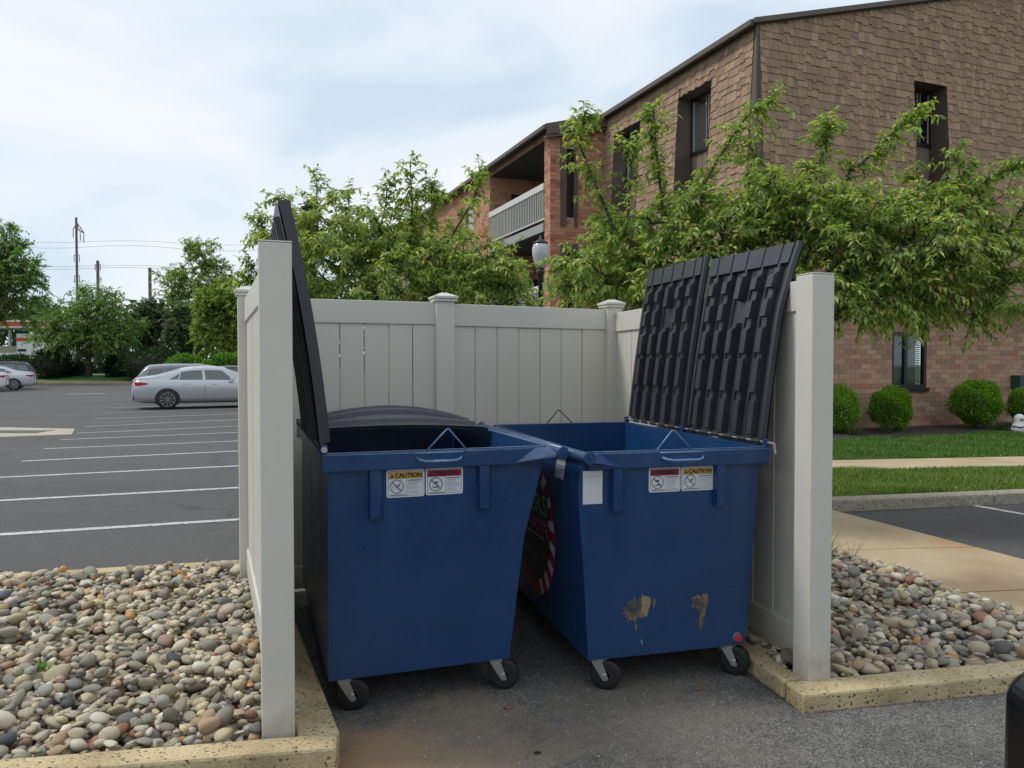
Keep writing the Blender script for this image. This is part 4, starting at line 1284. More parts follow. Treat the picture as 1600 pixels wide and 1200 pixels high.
# bricks
BRR = [S(150, 117, 96), S(156, 124, 102), S(144, 110, 90), S(160, 130, 108), S(138, 105, 88), S(150, 121, 104), S(130, 102, 84), S(146, 98, 82), S(124, 108, 88)]
BRR = [tuple(v * 1.3 for v in c) for c in BRR]
BRL = [S(184, 132, 108), S(190, 140, 114), S(178, 124, 100), S(192, 144, 118), S(168, 112, 92), S(180, 126, 108), S(160, 104, 86)]
def bricks(u0, u1, z0, z1, holes, seed, pal, bw=.30, bh=.107, g=.009):
    rd = random.Random(seed); out = []; row = 0; z = z0
    while z < z1 - .03:
        u = u0 - (bw / 2 if row % 2 else 0)
        zt = min(z + bh - g, z1)
        while u < u1:
            a, b = max(u, u0), min(u + bw - g, u1); u += bw
            za, zb = z, zt
            if b - a < .03: continue
            cut = False
            for h in holes:
                if b > h[0] and a < h[1] and zb > h[2] and za < h[3]:
                    if a < h[0] - .03: b = h[0]
                    elif b > h[1] + .03: a = h[1]
                    else: cut = True
            if cut or b - a < .02: continue
            out.append((a, b, za, zb, rd.uniform(.007, .012), pal[min(len(pal) - 1, int(len(pal) * rd.random() ** 1.7))], rd.uniform(.94, 1.06)))
        z += bh; row += 1
    return out
def brick_geo(mb, P, s):
    a, b, za, zb, th, c, k = s[:7]
    mb.add([P(a, za, .0008), P(b, za, .0008), P(b, zb, .0008), P(a, zb, .0008), P(a, za, th), P(b, za, th), P(b, zb, th), P(a, zb, th)],
           [(4, 5, 6, 7), (0, 1, 5, 4), (1, 2, 6, 5), (2, 3, 7, 6), (3, 0, 4, 7)], tuple(x * k for x in c))
GWIN = [(3.75, 4.80, .98, 2.24)]
hR = [(GWIN[0][0], GWIN[0][1], GWIN[0][2], GWIN[0][3])]
w = MB(); grid_wall(w, 0, GW, 0, ZS, hR, Rbr); w1 = w.build('brick_wall', 'mortar', bld)
it = bricks(0, GW, .02, ZS, hR, 3, BRR)
single_and_rest(it, brick_geo, Rbr, 'brick', 'brick_mat', w1, 296, lambda s: (0 if (2.3 < s[0] < 7.6 and .1 < s[2] < 2.6) else 1, abs(s[0] - 4.8) * .4 + abs(s[2] - 1.5)))
w = MB(); grid_wall(w, 0, 6.37, 0, ZS, [], Lbr); w2 = w.build('brick_wall', 'mortar', bld)
mbk = MB(); [brick_geo(mbk, Lbr, s) for s in bricks(0, 6.37, .02, ZS, [], 4, BRL)]; stuff(mbk.build('bricks', 'brick_mat', w2))
# front of bay with a tall slot window
slot = (-1.22, -.98, 5.55, 7.42)
slot2 = (-1.22, -.98, 2.6, 4.6)
w = MB()
ZB = lambda u: TOP + PITCH * u - .04
grid_wall(w, Bx, 0, 0, 7.55, [slot, slot2], Fbay)
w.quad_pts([Fbay(Bx, 7.55, 0), Fbay(0, 7.55, 0), Fbay(0, ZB(0), 0), Fbay(Bx, ZB(Bx), 0)])
w3 = w.build('brick_wall', 'mortar', bld)
itf = bricks(Bx, 0, .02, 8.2, [slot, slot2], 6, BRL)
itf = [s for s in itf if s[3] < ZB(s[0]) - .02]
single_and_rest(itf, brick_geo, Fbay, 'brick', 'brick_mat', w3, 150, lambda s: -s[2])
for h in (slot, slot2):
    q = MB()
    for a, b in ((h[0] - .17, h[0] - .003), (h[1] + .003, h[1] + .10)):
        q.box(a, 6.37 - .05, h[2] - .25, b, 6.37 - .013, h[3] + .10)
    q.box(h[0] - .17, 6.37 - .052, h[3] + .101, h[1] + .10, 6.37 - .013, h[3] + .22)
    fr = q.build('window_trim', 'brown_trim', bld)
    MB().box(h[0], 6.45, h[2], h[1], 6.46, h[3]).build('pane', 'dark_frame', fr)
# long side of the bay: pier, three balcony storeys, then plain brick
B0, B1 = 6.75, 11.20
Z2, Z1 = 5.42, 2.62
open2 = (B0, B1, Z2, 7.70); open1 = (B0, B1, Z1, 5.18); open0 = (B0, B1, .02, 2.40)
win_s = (12.9, 13.7, 5.9, 7.1)
w = MB(); grid_wall(w, 6.37, 32, 0, 7.88, [open2, open1, open0, win_s], Sbay); w4 = w.build('brick_wall', 'mortar', bld)
its = bricks(6.37, 20, .02, 7.84, [open2, open1, open0, win_s], 7, BRL)
single_and_rest(its, brick_geo, Sbay, 'brick', 'brick_mat', w4, 150, lambda s: (0 if (s[0] > 11 and s[0] < 15) or s[0] < 6.7 else 1, -s[2]))
DEP = 1.9
for (zf, zc, nm) in ((Z2, 7.70, 'a'), (Z1, 5.18, 'b'), (.02, 2.40, 'c')):
    rm = MB()
    rm.quad_pts([(Bx + DEP, B0, zf), (Bx + DEP, B1, zf), (Bx + DEP, B1, zc), (Bx + DEP, B0, zc)])
    rm.quad_pts([(Bx, B0, zf), (Bx + DEP, B0, zf), (Bx + DEP, B0, zc), (Bx, B0, zc)])
    bw_ = rm.build('balcony_wall', 'stucco', bld)
    em = MB(); em.quad_pts([(Bx, B1 + .0, zf), (Bx + DEP, B1, zf), (Bx + DEP, B1, zc), (Bx, B1, zc)])
    ew = em.build('brick_wall', 'mortar', bld)
    Pin = lambda u, z, o: (u, B1 - o, z)
    mbk = MB(); [brick_geo(mbk, Pin, s) for s in bricks(Bx, Bx + DEP, zf, zc, [], 9, BRL)]; stuff(mbk.build('bricks', 'brick_mat', ew))
    d = MB(); d.box(Bx + .75, B1 - .06, zf + .02, Bx + 1.7, B1 - .014, zf + 1.75); dd = d.build('balcony_door', 'dark_frame', bld)
    for k in range(4):
        MB().box(Bx + .82 + k * .21, B1 - .075, zf + .1, Bx + .98 + k * .21, B1 - .0605, zf + 1.68).build('pane', 'soffit_dark', dd)
    MB().quad_pts([(Bx, B0, zc - .002), (Bx + DEP, B0, zc - .002), (Bx + DEP, B1, zc - .002), (Bx, B1, zc - .002)]).build('balcony_ceiling', 'soffit_dark', bld)
    if zf > 1:
        MB().box(Bx - .06, B0 - .02, zf - .235, Bx + DEP - .01, B1 + .02, zf - .002).build('balcony_slab', 'slab_grey', bld)
        rl = MB()
        rl.box(Bx - .045, B0 + .004, zf + .92, Bx + .035, B1 - .004, zf + 1.10); rl.box(Bx - .02, B0 + .004, zf + .10, Bx + .01, B1 - .004, zf + .14)
        rail = rl.build('balcony_rail', 'white_rail', bld, bevel=.008)
        n = 34
        bal = MB().box(Bx - .018, 0, zf + .1405, Bx + .008, .026, zf + .9195).mesh('baluster')
        for k in range(n):
            o = link('baluster', bal, 'white_rail', rail); o.location = (0, B0 + .08 + (B1 - B0 - .2) * k / (n - 1), 0)
for nm_, (a, b, c, d_) in (('window', win_s),):
    q = MB(); q.box(Bx + .06, a, c, Bx + .12, b, d_); f_ = q.build('window', 'white_rail', bld); MB().box(Bx + .05, a + .08, c + .08, Bx + .0595, b - .08, d_ - .08).build('pane', 'curtain', f_)
# recessed windows in the shingled storeys
def deep_window(P, h, zsill, depth, sash):
    u0, u1, z0_, z1_ = h
    def B(u, z, o=0.0):                       # vertical plane set back behind the top of the opening
        p = P(u, z1_, -depth + o)
        return (p[0], p[1], z)
    mb = MB()
    mb.quad_pts([P(u0, z0_, .03), P(u0, z1_, .03), B(u0, z1_), B(u0, z0_)]); mb.quad_pts([P(u1, z0_, .03), P(u1, z1_, .03), B(u1, z1_), B(u1, z0_)])
    mb.quad_pts([P(u0, z1_, .03), P(u1, z1_, .03), B(u1, z1_), B(u0, z1_)]); mb.quad_pts([P(u0, z0_, .03), P(u1, z0_, .03), B(u1, z0_), B(u0, z0_)])
    fr = mb.build('window_recess', 'brown_trim', bld)
    mb = MB()                                   # boards below the sill
    n = 3
    for k in range(n):
        a = u0 + (u1 - u0) * k / n + .008; b = u0 + (u1 - u0) * (k + 1) / n - .008
        mb.hexa([B(a, z0_, .001), B(b, z0_, .001), B(b, zsill, .001), B(a, zsill, .001)], [B(a, z0_, .02), B(b, z0_, .02), B(b, zsill, .02), B(a, zsill, .02)])
    mb.build('lower_panel', 'panel_brown', fr)
    mb = MB()
    bar = lambda a, b, c, d_, o0, o1: mb.hexa([B(a, c, o0), B(b, c, o0), B(b, d_, o0), B(a, d_, o0)], [B(a, c, o1), B(b, c, o1), B(b, d_, o1), B(a, d_, o1)])
    bar(u0, u1, zsill, zsill + .07, .001, .07); bar(u0, u0 + .06, zsill + .0705, z1_ - .06, .001, .05); bar(u1 - .06, u1, zsill + .0705, z1_ - .06, .001, .05)
    bar(u0, u1, z1_ - .0595, z1_ - .002, .001, .05)
    um = u0 + (u1 - u0) * sash; bar(um - .03, um + .03, zsill + .0705, z1_ - .06, .001, .045)
    f2 = mb.build('window_frame', 'dark_frame', fr)
    mb = MB()
    for c_ in (u0 + .075, um - .042, um + .042, u1 - .075): bar(c_ - .012, c_ + .012, zsill + .08, z1_ - .07, .022, .040)
    mb.build('sash', 'slab_grey', fr)
    for a, b in ((u0 + .06, um - .03), (um + .03, u1 - .06)):
        mb = MB(); mb.quad_pts([B(a, zsill + .07, .02), B(b, zsill + .07, .02), B(b, z1_ - .06, .02), B(a, z1_ - .06, .02)]); mb.build('pane', 'window_glass', fr)
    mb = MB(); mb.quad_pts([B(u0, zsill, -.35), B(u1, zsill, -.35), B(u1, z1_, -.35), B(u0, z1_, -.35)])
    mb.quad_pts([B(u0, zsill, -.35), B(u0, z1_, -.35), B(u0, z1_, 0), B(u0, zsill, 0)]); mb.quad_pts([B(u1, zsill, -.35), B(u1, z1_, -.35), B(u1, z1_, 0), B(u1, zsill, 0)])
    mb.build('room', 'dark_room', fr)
    mb = MB(); w_ = (u1 - u0) * .14
    for k in range(3):
        a = u0 + .09 + k * w_ * .42; mb.quad_pts([B(a, zsill + .08, -.05 - .02 * (k % 2)), B(a + w_ * .33, zsill + .08, -.07 + .02 * (k % 2)), B(a + w_ * .33, z1_ - .1, -.07 + .02 * (k % 2)), B(a, z1_ - .1, -.05 - .02 * (k % 2))])
    mb.build('curtain', 'curtain', fr)
for h in holesR: deep_window(Rsh, h, 6.52, .42, .62)
for h in holesL: deep_window(Lsh, h, 6.42, .38, .5)
# ground floor window
a, b, c, d_ = hR[0]
q = MB()
q.box(a, -.0, c, a + .07, .10, d_); q.box(b - .07, 0, c, b, .10, d_); q.box(a + .0705, 0, c, b - .0705, .10, c + .08); q.box(a + .0705, 0, d_ - .09, b - .0705, .10, d_)
um = a + (b - a) * .42; q.box(um - .045, .01, c + .0805, um + .045, .09, d_ - .0905)
gw = q.build('window_frame', 'dark_frame', bld)
MB().box(a - .0, -.07, c - .085, b + .02, .05, c - .0005).build('sill', 'dark_frame', gw)
for x0_, x1_ in ((a + .07, um - .045), (um + .045, b - .07)):
    MB().quad_pts([(x0_, .05, c + .08), (x1_, .05, c + .08), (x1_, .05, d_ - .09), (x0_, .05, d_ - .09)]).build('pane', 'window_glass', gw)
bl = MB()
for k in range(26):
    z = c + .1 + k * .05
    if z < d_ - .1: bl.quad_pts([(a + .08, .09, z), (b - .08, .09, z), (b - .08, .13, z + .035), (a + .08, .13, z + .035)])
bl.build('blind_slats', 'curtain', gw)
MB().quad_pts([(a, .3, c), (b, .3, c), (b, .3, d_), (a, .3, d_)]).build('room', 'dark_room', gw)
q = MB(); q.box(7.55, -.26, .93, 8.0, -.02, 1.25); tag(q.build('utility_box', 'green_box_paint', None, bevel=.01), 'dark green utility box fixed to the brick wall at the right edge', 'utility box')
bpy.data.objects['utility_box'].location = bld.location; bpy.data.objects['utility_box'].rotation_euler = bld.rotation_euler
# small white ornament by the wall
def bl2w(x, y):
    c, s = math.cos(R(BYAW)), math.sin(R(BYAW)); return (4.95 + x * c - y * s, 15.70 + x * s + y * c)
# ------------------------------------------------------------------ planting along the wall
mq = [bl2w(-3, -1.75), bl2w(14, -1.75), bl2w(14, .05), bl2w(-3, .05)]
sheet('planting_bed', mq, 0.115, 'mulch')
GREENS = [(0.055, 0.12, 0.022), (0.04, 0.09, 0.02), (0.085, 0.15, 0.028), (0.11, 0.17, 0.035), (0.03, 0.065, 0.018)]

def leaves_mesh(name, P, D, rg, ln, wd, cols, colw, fold=0.25, droop=0.25, jitter=0.25):
    """P base points, D directions (unit). six-vertex folded leaves"""
    n = len(P)
    D = D / np.linalg.norm(D, axis=1, keepdims=True)
    up = np.array([0, 0, 1.0]) + rg.normal(size=(n, 3)) * 0.35
    S_ = np.cross(D, up); S_ /= (np.linalg.norm(S_, axis=1, keepdims=True) + 1e-6)
    N = np.cross(S_, D)
    L = (ln * rg.uniform(1 - jitter, 1 + jitter, n))[:, None]; Wd = (wd * rg.uniform(1 - jitter, 1 + jitter, n))[:, None]
    m1 = P + D * L * .42
    dr = np.array([0, 0, -1.0]) * L * droop
    l = m1 - S_ * Wd / 2 + N * Wd * fold + dr * .2; r = m1 + S_ * Wd / 2 + N * Wd * fold + dr * .2
    m1 = m1 + dr * .15
    t = P + D * L * .95 + dr
    V = np.stack([P, l, m1, r, t], 1).reshape(-1, 3)
    b = np.arange(n)[:, None] * 5
    F = np.concatenate([b + [[0, 2, 1]], b + [[0, 3, 2]], b + [[1, 2, 4]], b + [[2, 3, 4]]], 1).reshape(-1, 3)
    c = np.array(cols)[rg.choice(len(cols), n, p=colw)] * rg.uniform(.72, 1.25, (n, 1))
    return np_mesh(name, V, F, np.repeat(c, 4, axis=0))

def shrub(x, y, rx, rz, zc, label, seed, n=9000, top=None, leaf=.028, name='shrub', cat='shrub', cols=None, group=None, box=None):
    rg = np.random.default_rng(seed)
    root = thing(name, label, cat, (x, y, .10), 0, group)
    q = rg.normal(size=(n, 3)); q /= np.linalg.norm(q, axis=1, keepdims=True)
    if box:
        q = q / np.max(np.abs(q), axis=1, keepdims=True) ** .8
    lump = 1 + .12 * np.sin(q[:, 0] * 5 + seed) * np.sin(q[:, 1] * 6 + 1) + .045 * np.sin(q[:, 0] * 13 + seed) * np.sin(q[:, 2] * 11) + .05 * np.sin(q[:, 2] * 7 + q[:, 0] * 4)
    rr = lump * (1 - .30 * rg.random(n) ** 1.3) + (rg.random(n) < .06) * rg.uniform(0, .07, n)
    P = q * rr[:, None] * np.array([rx, rx, rz]) + np.array([0, 0, zc - .10])
    D = q * .9 + rg.normal(size=(n, 3)) * .45 + np.array([0, 0, .35])
    cols = cols or [(0.17, 0.34, 0.034), (0.12, 0.26, 0.03), (0.28, 0.46, 0.04), (0.36, 0.54, 0.05), (0.06, 0.14, 0.024)]
    link('foliage', leaves_mesh('foliage', P, D, rg, leaf * 1.35, leaf * .85, cols, [.28, .27, .2, .1, .15], .1, .05), 'leaf', root)
    core = MB(); prof = [(.02, zc - .10 - rz * .70)] + [(rx * .74 * math.cos(a), zc - .10 + rz * .74 * math.sin(a)) for a in [R(t) for t in range(-70, 90, 16)]] + [(.01, zc - .10 + rz * .75)]
    core.lathe(prof, 0, 0, 14); core.lathe([(.04, 0), (.035, zc)], 0, 0, 6)
    core.build('stems', 'bark', root, smooth=True)
    return root
shrub(6.62, 15.6, .40, .48, .58, 'clipped round green bush half hidden behind the right end post', 1, 15000)
shrub(7.98, 16.15, .40, .45, .57, 'clipped round bright green bush below the ground floor window', 2, 20000)
shrub(10.2, 16.85, .52, .48, .66, 'wide bright green bush right of the ground floor window', 3, 22000)
shrub(11.72, 17.3, .50, .44, .56, 'round green bush cut by the right edge of the photo, beside the white ornament', 4, 18000)
def tuft(x, y, n, h, label, seed, name='grass_clump', z=.1, spread=.12, cols=None, w=.006):
    rg = np.random.default_rng(seed)
    th = rg.uniform(0, 6.28, n); rad = rg.uniform(0, spread, n)
    hh = h * rg.uniform(.5, 1.1, n); out = hh * rg.uniform(.25, 1.0, n)
    V = []; F = []
    for i in range(n):
        bx_, by_ = rad[i] * math.cos(th[i]), rad[i] * math.sin(th[i]); a = th[i] + rg.normal() * .5
        s = Vector((-math.sin(a), math.cos(a), 0)) * w
        for k in range(5):
            t = k / 4
            p = Vector((bx_ + math.cos(a) * out[i] * t ** 1.4, by_ + math.sin(a) * out[i] * t ** 1.4, hh[i] * (1.25 * t - .45 * t ** 2.4 * (1 + out[i] / hh[i] * .6))))
            ww = s * (1 - t * .85); V += [tuple(p - ww), tuple(p + ww)]
        b = i * 10
        F += [(b + 2 * k, b + 2 * k + 1, b + 2 * k + 3, b + 2 * k + 2) for k in range(4)]
    cc = np.array(cols or [(0.06, 0.11, 0.03), (0.10, 0.13, 0.05), (0.04, 0.08, 0.025)])[rg.integers(0, 3, n)]
    o = link(name, np_mesh(name, V, F, np.repeat(cc, 4, axis=0)), 'blade'); o.location = (x, y, z)
    return tag(o, label, 'plant')
tuft(7.55, 15.5, 160, .42, 'clump of long strap grass at the foot of the bush below the window', 31)
tuft(6.75, 15.1, 120, .40, 'clump of long grass low beside the right end post', 32)
tuft(10.35, 16.2, 140, .36, 'clump of long grass in front of the wide bush', 33)
tuft(2.27, 5.55, 38, .34, 'green weed with long seed stems at the edge of the stone bed by the walk', 34, 'weed', .06, .06, [(0.09, 0.17, 0.04), (0.16, 0.16, 0.07), (0.05, 0.13, 0.03)], .004)
tuft(2.42, 5.45, 14, .46, 'thin dry grass stems leaning over the walk beside the weed', 35, 'weed', .06, .04, [(0.16, 0.14, 0.08), (0.2, 0.17, 0.1), (0.1, 0.13, 0.05)], .0025)
tuft(-2.11, 3.42, 26, .05, 'tiny bright green seedling among the stones of the left bed', 36, 'seedling', .13, .03, [(0.10, 0.26, 0.03), (0.14, 0.30, 0.04), (0.08, 0.2, 0.03)], .006)
orn = thing('garden_ornament', 'small white and black garden ornament on the mulch at the right edge', 'ornament', (10.42, 15.75, .12))
q = MB(); q.lathe([(.13, 0), (.15, .06), (.12, .16), (.085, .22), (.10, .27), (.09, .33), (.03, .37)], 0, 0, 14); q.build('figure', 'white_wall', orn, smooth=True)
q = MB(); q.tube([(-.15, -.02, .12), (-.06, -.13, .10), (.06, -.13, .12), (.14, -.05, .2)], .018, 6); q.tube([(-.05, -.10, .26), (.05, -.10, .26)], .014, 6); q.build('dark_marking', 'gloss_black', orn)

# ------------------------------------------------------------------ trees
def tree(name, label, trunk, attract, rg, r_tip=.004, r_exp=.46, twig=.32, twigs=3, per=11, ln=.10, wd=.04, cols=None, colw=None, hang=.55, step=.22, cat='tree', nodetail=False, group=None, spread=.9):
    """trunk: list of world points; attract: (n,3) points that the limbs reach for"""
    base = Vector(trunk[0])
    root = thing(name, label, cat, base, 0, group)
    nodes = [np.array(p, float) for p in trunk]; par = [-1] + list(range(len(trunk) - 1)); plen = [0.0]
    for i in range(1, len(nodes)):
        plen.append(plen[-1] + np.linalg.norm(nodes[i] - nodes[i - 1]))
    start = len(nodes) // 2
    A = attract[np.argsort(np.linalg.norm(attract - nodes[-1], axis=1))]
    tips = []
    N = np.array(nodes)
    for a in A:
        N = np.array(nodes)
        d = np.linalg.norm(N - a, axis=1) + 0.22 * np.array(plen)
        d[:start] = 1e9
        j = int(np.argmin(d))
        v = a - nodes[j]; L = np.linalg.norm(v)
        k = max(1, int(L / step)); prev = j
        pd = nodes[j] - nodes[par[j]] if par[j] >= 0 else v
        pd = pd / (np.linalg.norm(pd) + 1e-6)
        for s in range(1, k + 1):
            t = s / k
            p = nodes[j] + v * t + pd * L * .22 * t * (1 - t) + (rg.normal(size=3) * L * .035 if s < k else 0)
            nodes.append(p); par.append(prev); plen.append(plen[prev] + np.linalg.norm(p - nodes[prev])); prev = len(nodes) - 1
        tips.append(prev)
    n = len(nodes); cnt = np.zeros(n)
    for t in tips: cnt[t] += 1
    for i in range(n - 1, 0, -1):
        if par[i] >= 0: cnt[par[i]] += cnt[i]
    rad = r_tip * np.maximum(cnt, 1) ** r_exp * (1.0)
    nodes = np.array(nodes) - np.array(base)
    tr = MB(); lb = MB()
    tr.tube([Vector(nodes[i]) for i in range(len(trunk))], [float(rad[i]) * (1.25 if i == 0 else 1) for i in range(len(trunk))], 10)
    for i in range(len(trunk), n):
        a, b = Vector(nodes[par[i]]), Vector(nodes[i])
        if (b - a).length < 1e-4: continue
        lb.tube([a, b], [float(min(rad[par[i]], rad[i] * 1.5)), float(rad[i])], 5 if rad[i] > .012 else 3, caps=False)
    Pl = []; Dl = []
    for t in tips + [i for i in range(len(trunk) + 1, n) if cnt[i] <= 2 and rg.random() < .5]:
        p0 = nodes[t]; pd = nodes[t] - nodes[par[t]]; pd = pd / (np.linalg.norm(pd) + 1e-6)
        for q_ in range(twigs):
            d = pd * .8 + rg.normal(size=3) * spread * .75; d[2] += .12; d /= np.linalg.norm(d)
            L = twig * rg.uniform(.6, 1.2)
            pts = [p0 + d * L * t_ + np.array([0, 0, -1]) * L * .30 * t_ ** 2 for t_ in (0, .5, 1)]
            if not nodetail:
                lb.tube([Vector(p) for p in pts], [r_tip * .8, r_tip * .6, r_tip * .35], 3, caps=False)
            sgn = 1
            sd = np.cross(d, [0, 0, 1]); sd /= (np.linalg.norm(sd) + 1e-6)
            for k in range(per):
                tt = (k + .6) / per
                p = p0 + d * L * tt + np.array([0, 0, -1]) * L * .30 * tt ** 2
                sgn = -sgn
                Pl.append(p); Dl.append(d * .45 + sd * sgn * rg.uniform(.4, .9) + np.array([0, 0, -hang]) + rg.normal(size=3) * .3)
    tk = tr.build('trunk', 'bark', root, smooth=True)
    if lb.v: lb.build('branches', 'bark', root, smooth=True)
    cols = cols or GREENS; colw = colw or [.3, .25, .2, .15, .1]
    link('foliage', leaves_mesh('foliage', np.array(Pl), np.array(Dl), rg, ln, wd, cols, colw, .18, .30), 'leaf', root)
    return root

def blobs(rg, specs):
    """points inside ellipsoids (cx,cy,cz,rx,ry,rz,n) biased to the shell"""
    out = []
    for cx, cy, cz, rx, ry, rz, n in specs:
        q = rg.normal(size=(n, 3)); q /= np.linalg.norm(q, axis=1, keepdims=True)
        r = rg.random(n) ** .45
        out.append(q * r[:, None] * [rx, ry, rz] + [cx, cy, cz])
    return np.vstack(out)
def shoot(pts, n=5):
    out = []
    for a, b in zip(pts[:-1], pts[1:]):
        for t in np.linspace(0, 1, n, endpoint=False)[0 if a is pts[0] else 0:]:
            out.append(np.array(a) + (np.array(b) - np.array(a)) * t)
    out.append(np.array(pts[-1])); return np.array(out)
CH = [(0.267, 0.376, 0.102), (0.189, 0.289, 0.079), (0.378, 0.450, 0.126), (0.488, 0.501, 0.163), (0.125, 0.213, 0.072), (0.599, 0.376, 0.180)]
CW = [.28, .24, .20, .14, .12, .02]
def px(pxx, y, D):          # metres from the camera axis for a direction measured in the photograph
    return ((pxx - 800) / 1200 * D, D, 1.5 + (570 - y) / 1200 * D)
# left cherry behind the fence
rg = np.random.default_rng(101)
A = blobs(rg, [(-1.15, 8.6, 2.50, 1.45, 1.2, .45, 120), (-1.9, 8.4, 2.75, .8, .9, .55, 55), (-.4, 8.5, 2.45, .75, .9, .38, 60), (-1.2, 8.7, 2.95, .85, .8, .45, 50), (-1.1, 8.2, 2.2, 1.5, .8, .25, 55)])
sh = [shoot([px(640, 400, 8.4), px(645, 330, 8.4), px(642, 258, 8.4)], 4), shoot([px(500, 400, 8.5), px(496, 330, 8.5), px(497, 282, 8.5)], 3), shoot([px(560, 400, 8.6), px(548, 340, 8.6), px(545, 300, 8.6)], 3),
      shoot([px(590, 380, 8.3), px(604, 320, 8.3), px(606, 290, 8.3)], 3), shoot([px(665, 380, 8.4), px(682, 320, 8.4), px(677, 298, 8.4)], 2), shoot([px(450, 440, 8.3), px(428, 390, 8.3), px(408, 345, 8.3)], 3),
      shoot([px(700, 380, 8.3), px(742, 310, 8.3), px(750, 275, 8.3)], 4), shoot([px(450, 400, 8.4), px(452, 340, 8.4), px(440, 312, 8.4)], 3), shoot([px(410, 440, 8.3), px(398, 420, 8.3), px(392, 440, 8.3)], 2), shoot([px(700, 430, 8.1), px(770, 400, 8.0), px(798, 425, 8.0)], 4),
      shoot([px(700, 470, 8.1), px(770, 440, 8.0), px(792, 450, 8.0)], 3)]
tree('cherry_tree', 'leafy green cherry tree behind the left part of the fence, upright shoots against the sky', [(-1.1, 8.6, .1), (-1.08, 8.58, .8), (-1.1, 8.6, 1.4), (-1.12, 8.6, 1.8)],
     np.vstack([A] + sh), rg, .0045, .47, .25, 4, 15, .072, .029, CH, CW, .28)
# right cherry, spreading wide over the right lids
rg = np.random.default_rng(102)
A = blobs(rg, [(1.6, 7.5, 2.45, 1.05, 1.0, .45, 85), (2.6, 7.4, 2.55, 1.0, 1.0, .50, 85), (3.6, 7.3, 2.55, 1.05, .95, .48, 95), (4.6, 7.3, 2.35, .8, .8, .42, 70), (2.4, 7.4, 2.95, .9, .7, .30, 55), (3.5, 7.2, 2.10, 1.3, .7, .16, 60), (4.3, 7.2, 2.75, .9, .7, .35, 50), (3.0, 7.35, 2.98, 1.7, .8, .34, 70), (1.5, 7.5, 2.75, .8, .7, .35, 30), (3.2, 7.3, 2.75, 1.2, .8, .35, 50),
               (1.0, 7.3, 2.35, .5, .7, .35, 35), (5.3, 7.3, 2.3, .5, .6, .35, 20)])
sh = [shoot([px(960, 360, 7.2), px(930, 290, 7.2), px(905, 230, 7.2), px(912, 186, 7.2)], 4), shoot([px(1040, 360, 7.2), px(1030, 290, 7.2), px(1022, 220, 7.2), px(1020, 178, 7.2)], 5), shoot([px(980, 340, 7.1), px(985, 260, 7.1), px(975, 232, 7.1)], 3),
      shoot([px(1080, 320, 7.3), px(1120, 250, 7.3), px(1160, 190, 7.3), px(1196, 160, 7.3)], 4), shoot([px(1250, 300, 7.3), px(1285, 240, 7.3), px(1292, 200, 7.3)], 4), shoot([px(1320, 280, 7.2), px(1380, 220, 7.2), px(1424, 182, 7.2)], 5),
      shoot([px(1480, 320, 7.2), px(1540, 280, 7.2), px(1572, 262, 7.2)], 4), shoot([px(1500, 300, 7.1), px(1492, 262, 7.1), px(1485, 244, 7.1)], 2), shoot([px(1220, 320, 7.2), px(1200, 270, 7.2), px(1170, 235, 7.2)], 3),
      shoot([px(1560, 380, 7.2), px(1590, 330, 7.2), px(1612, 300, 7.2)], 3), shoot([px(940, 430, 7.0), px(905, 400, 7.0), px(880, 410, 7.0)], 3), shoot([px(950, 450, 7.0), px(905, 450, 7.0), px(885, 448, 7.0)], 3), shoot([px(1360, 440, 7.0), px(1350, 500, 6.9)], 3)]
tree('cherry_tree', 'wide spreading cherry tree before the brick building, its crown reaching over the right lids', [(2.1, 7.45, .05), (2.13, 7.44, .8), (2.2, 7.45, 1.4), (2.3, 7.42, 1.85)],
     np.vstack([A] + sh), rg, .0050, .47, .25, 4, 14, .070, .030, CH, CW, .28)

# lamp post
lp = thing('street_lamp', 'black lamp post with white acorn globe between the two cherry trees', 'street lamp', (.445, 12.0, .18))
q = MB(); q.lathe([(.13, 0), (.13, .25), (.09, .32), (.055, .40), (.042, 1.0), (.036, 2.70), (.06, 2.72), (.07, 2.78), (.045, 2.82)], 0, 0, 14); q.build('pole', 'lamp_black', lp, smooth=True)
q = MB(); q.lathe([(.07, 2.825), (.10, 2.90), (.128, 3.02), (.132, 3.12), (.115, 3.185), (.10, 3.20)], 0, 0, 20); q.build('globe', 'lamp_globe', lp, smooth=True)
q = MB(); q.lathe([(.112, 3.201), (.112, 3.225), (.06, 3.25), (.02, 3.28), (.02, 3.32), (.006, 3.34)], 0, 0, 16); q.build('finial', 'lamp_black', lp, smooth=True)

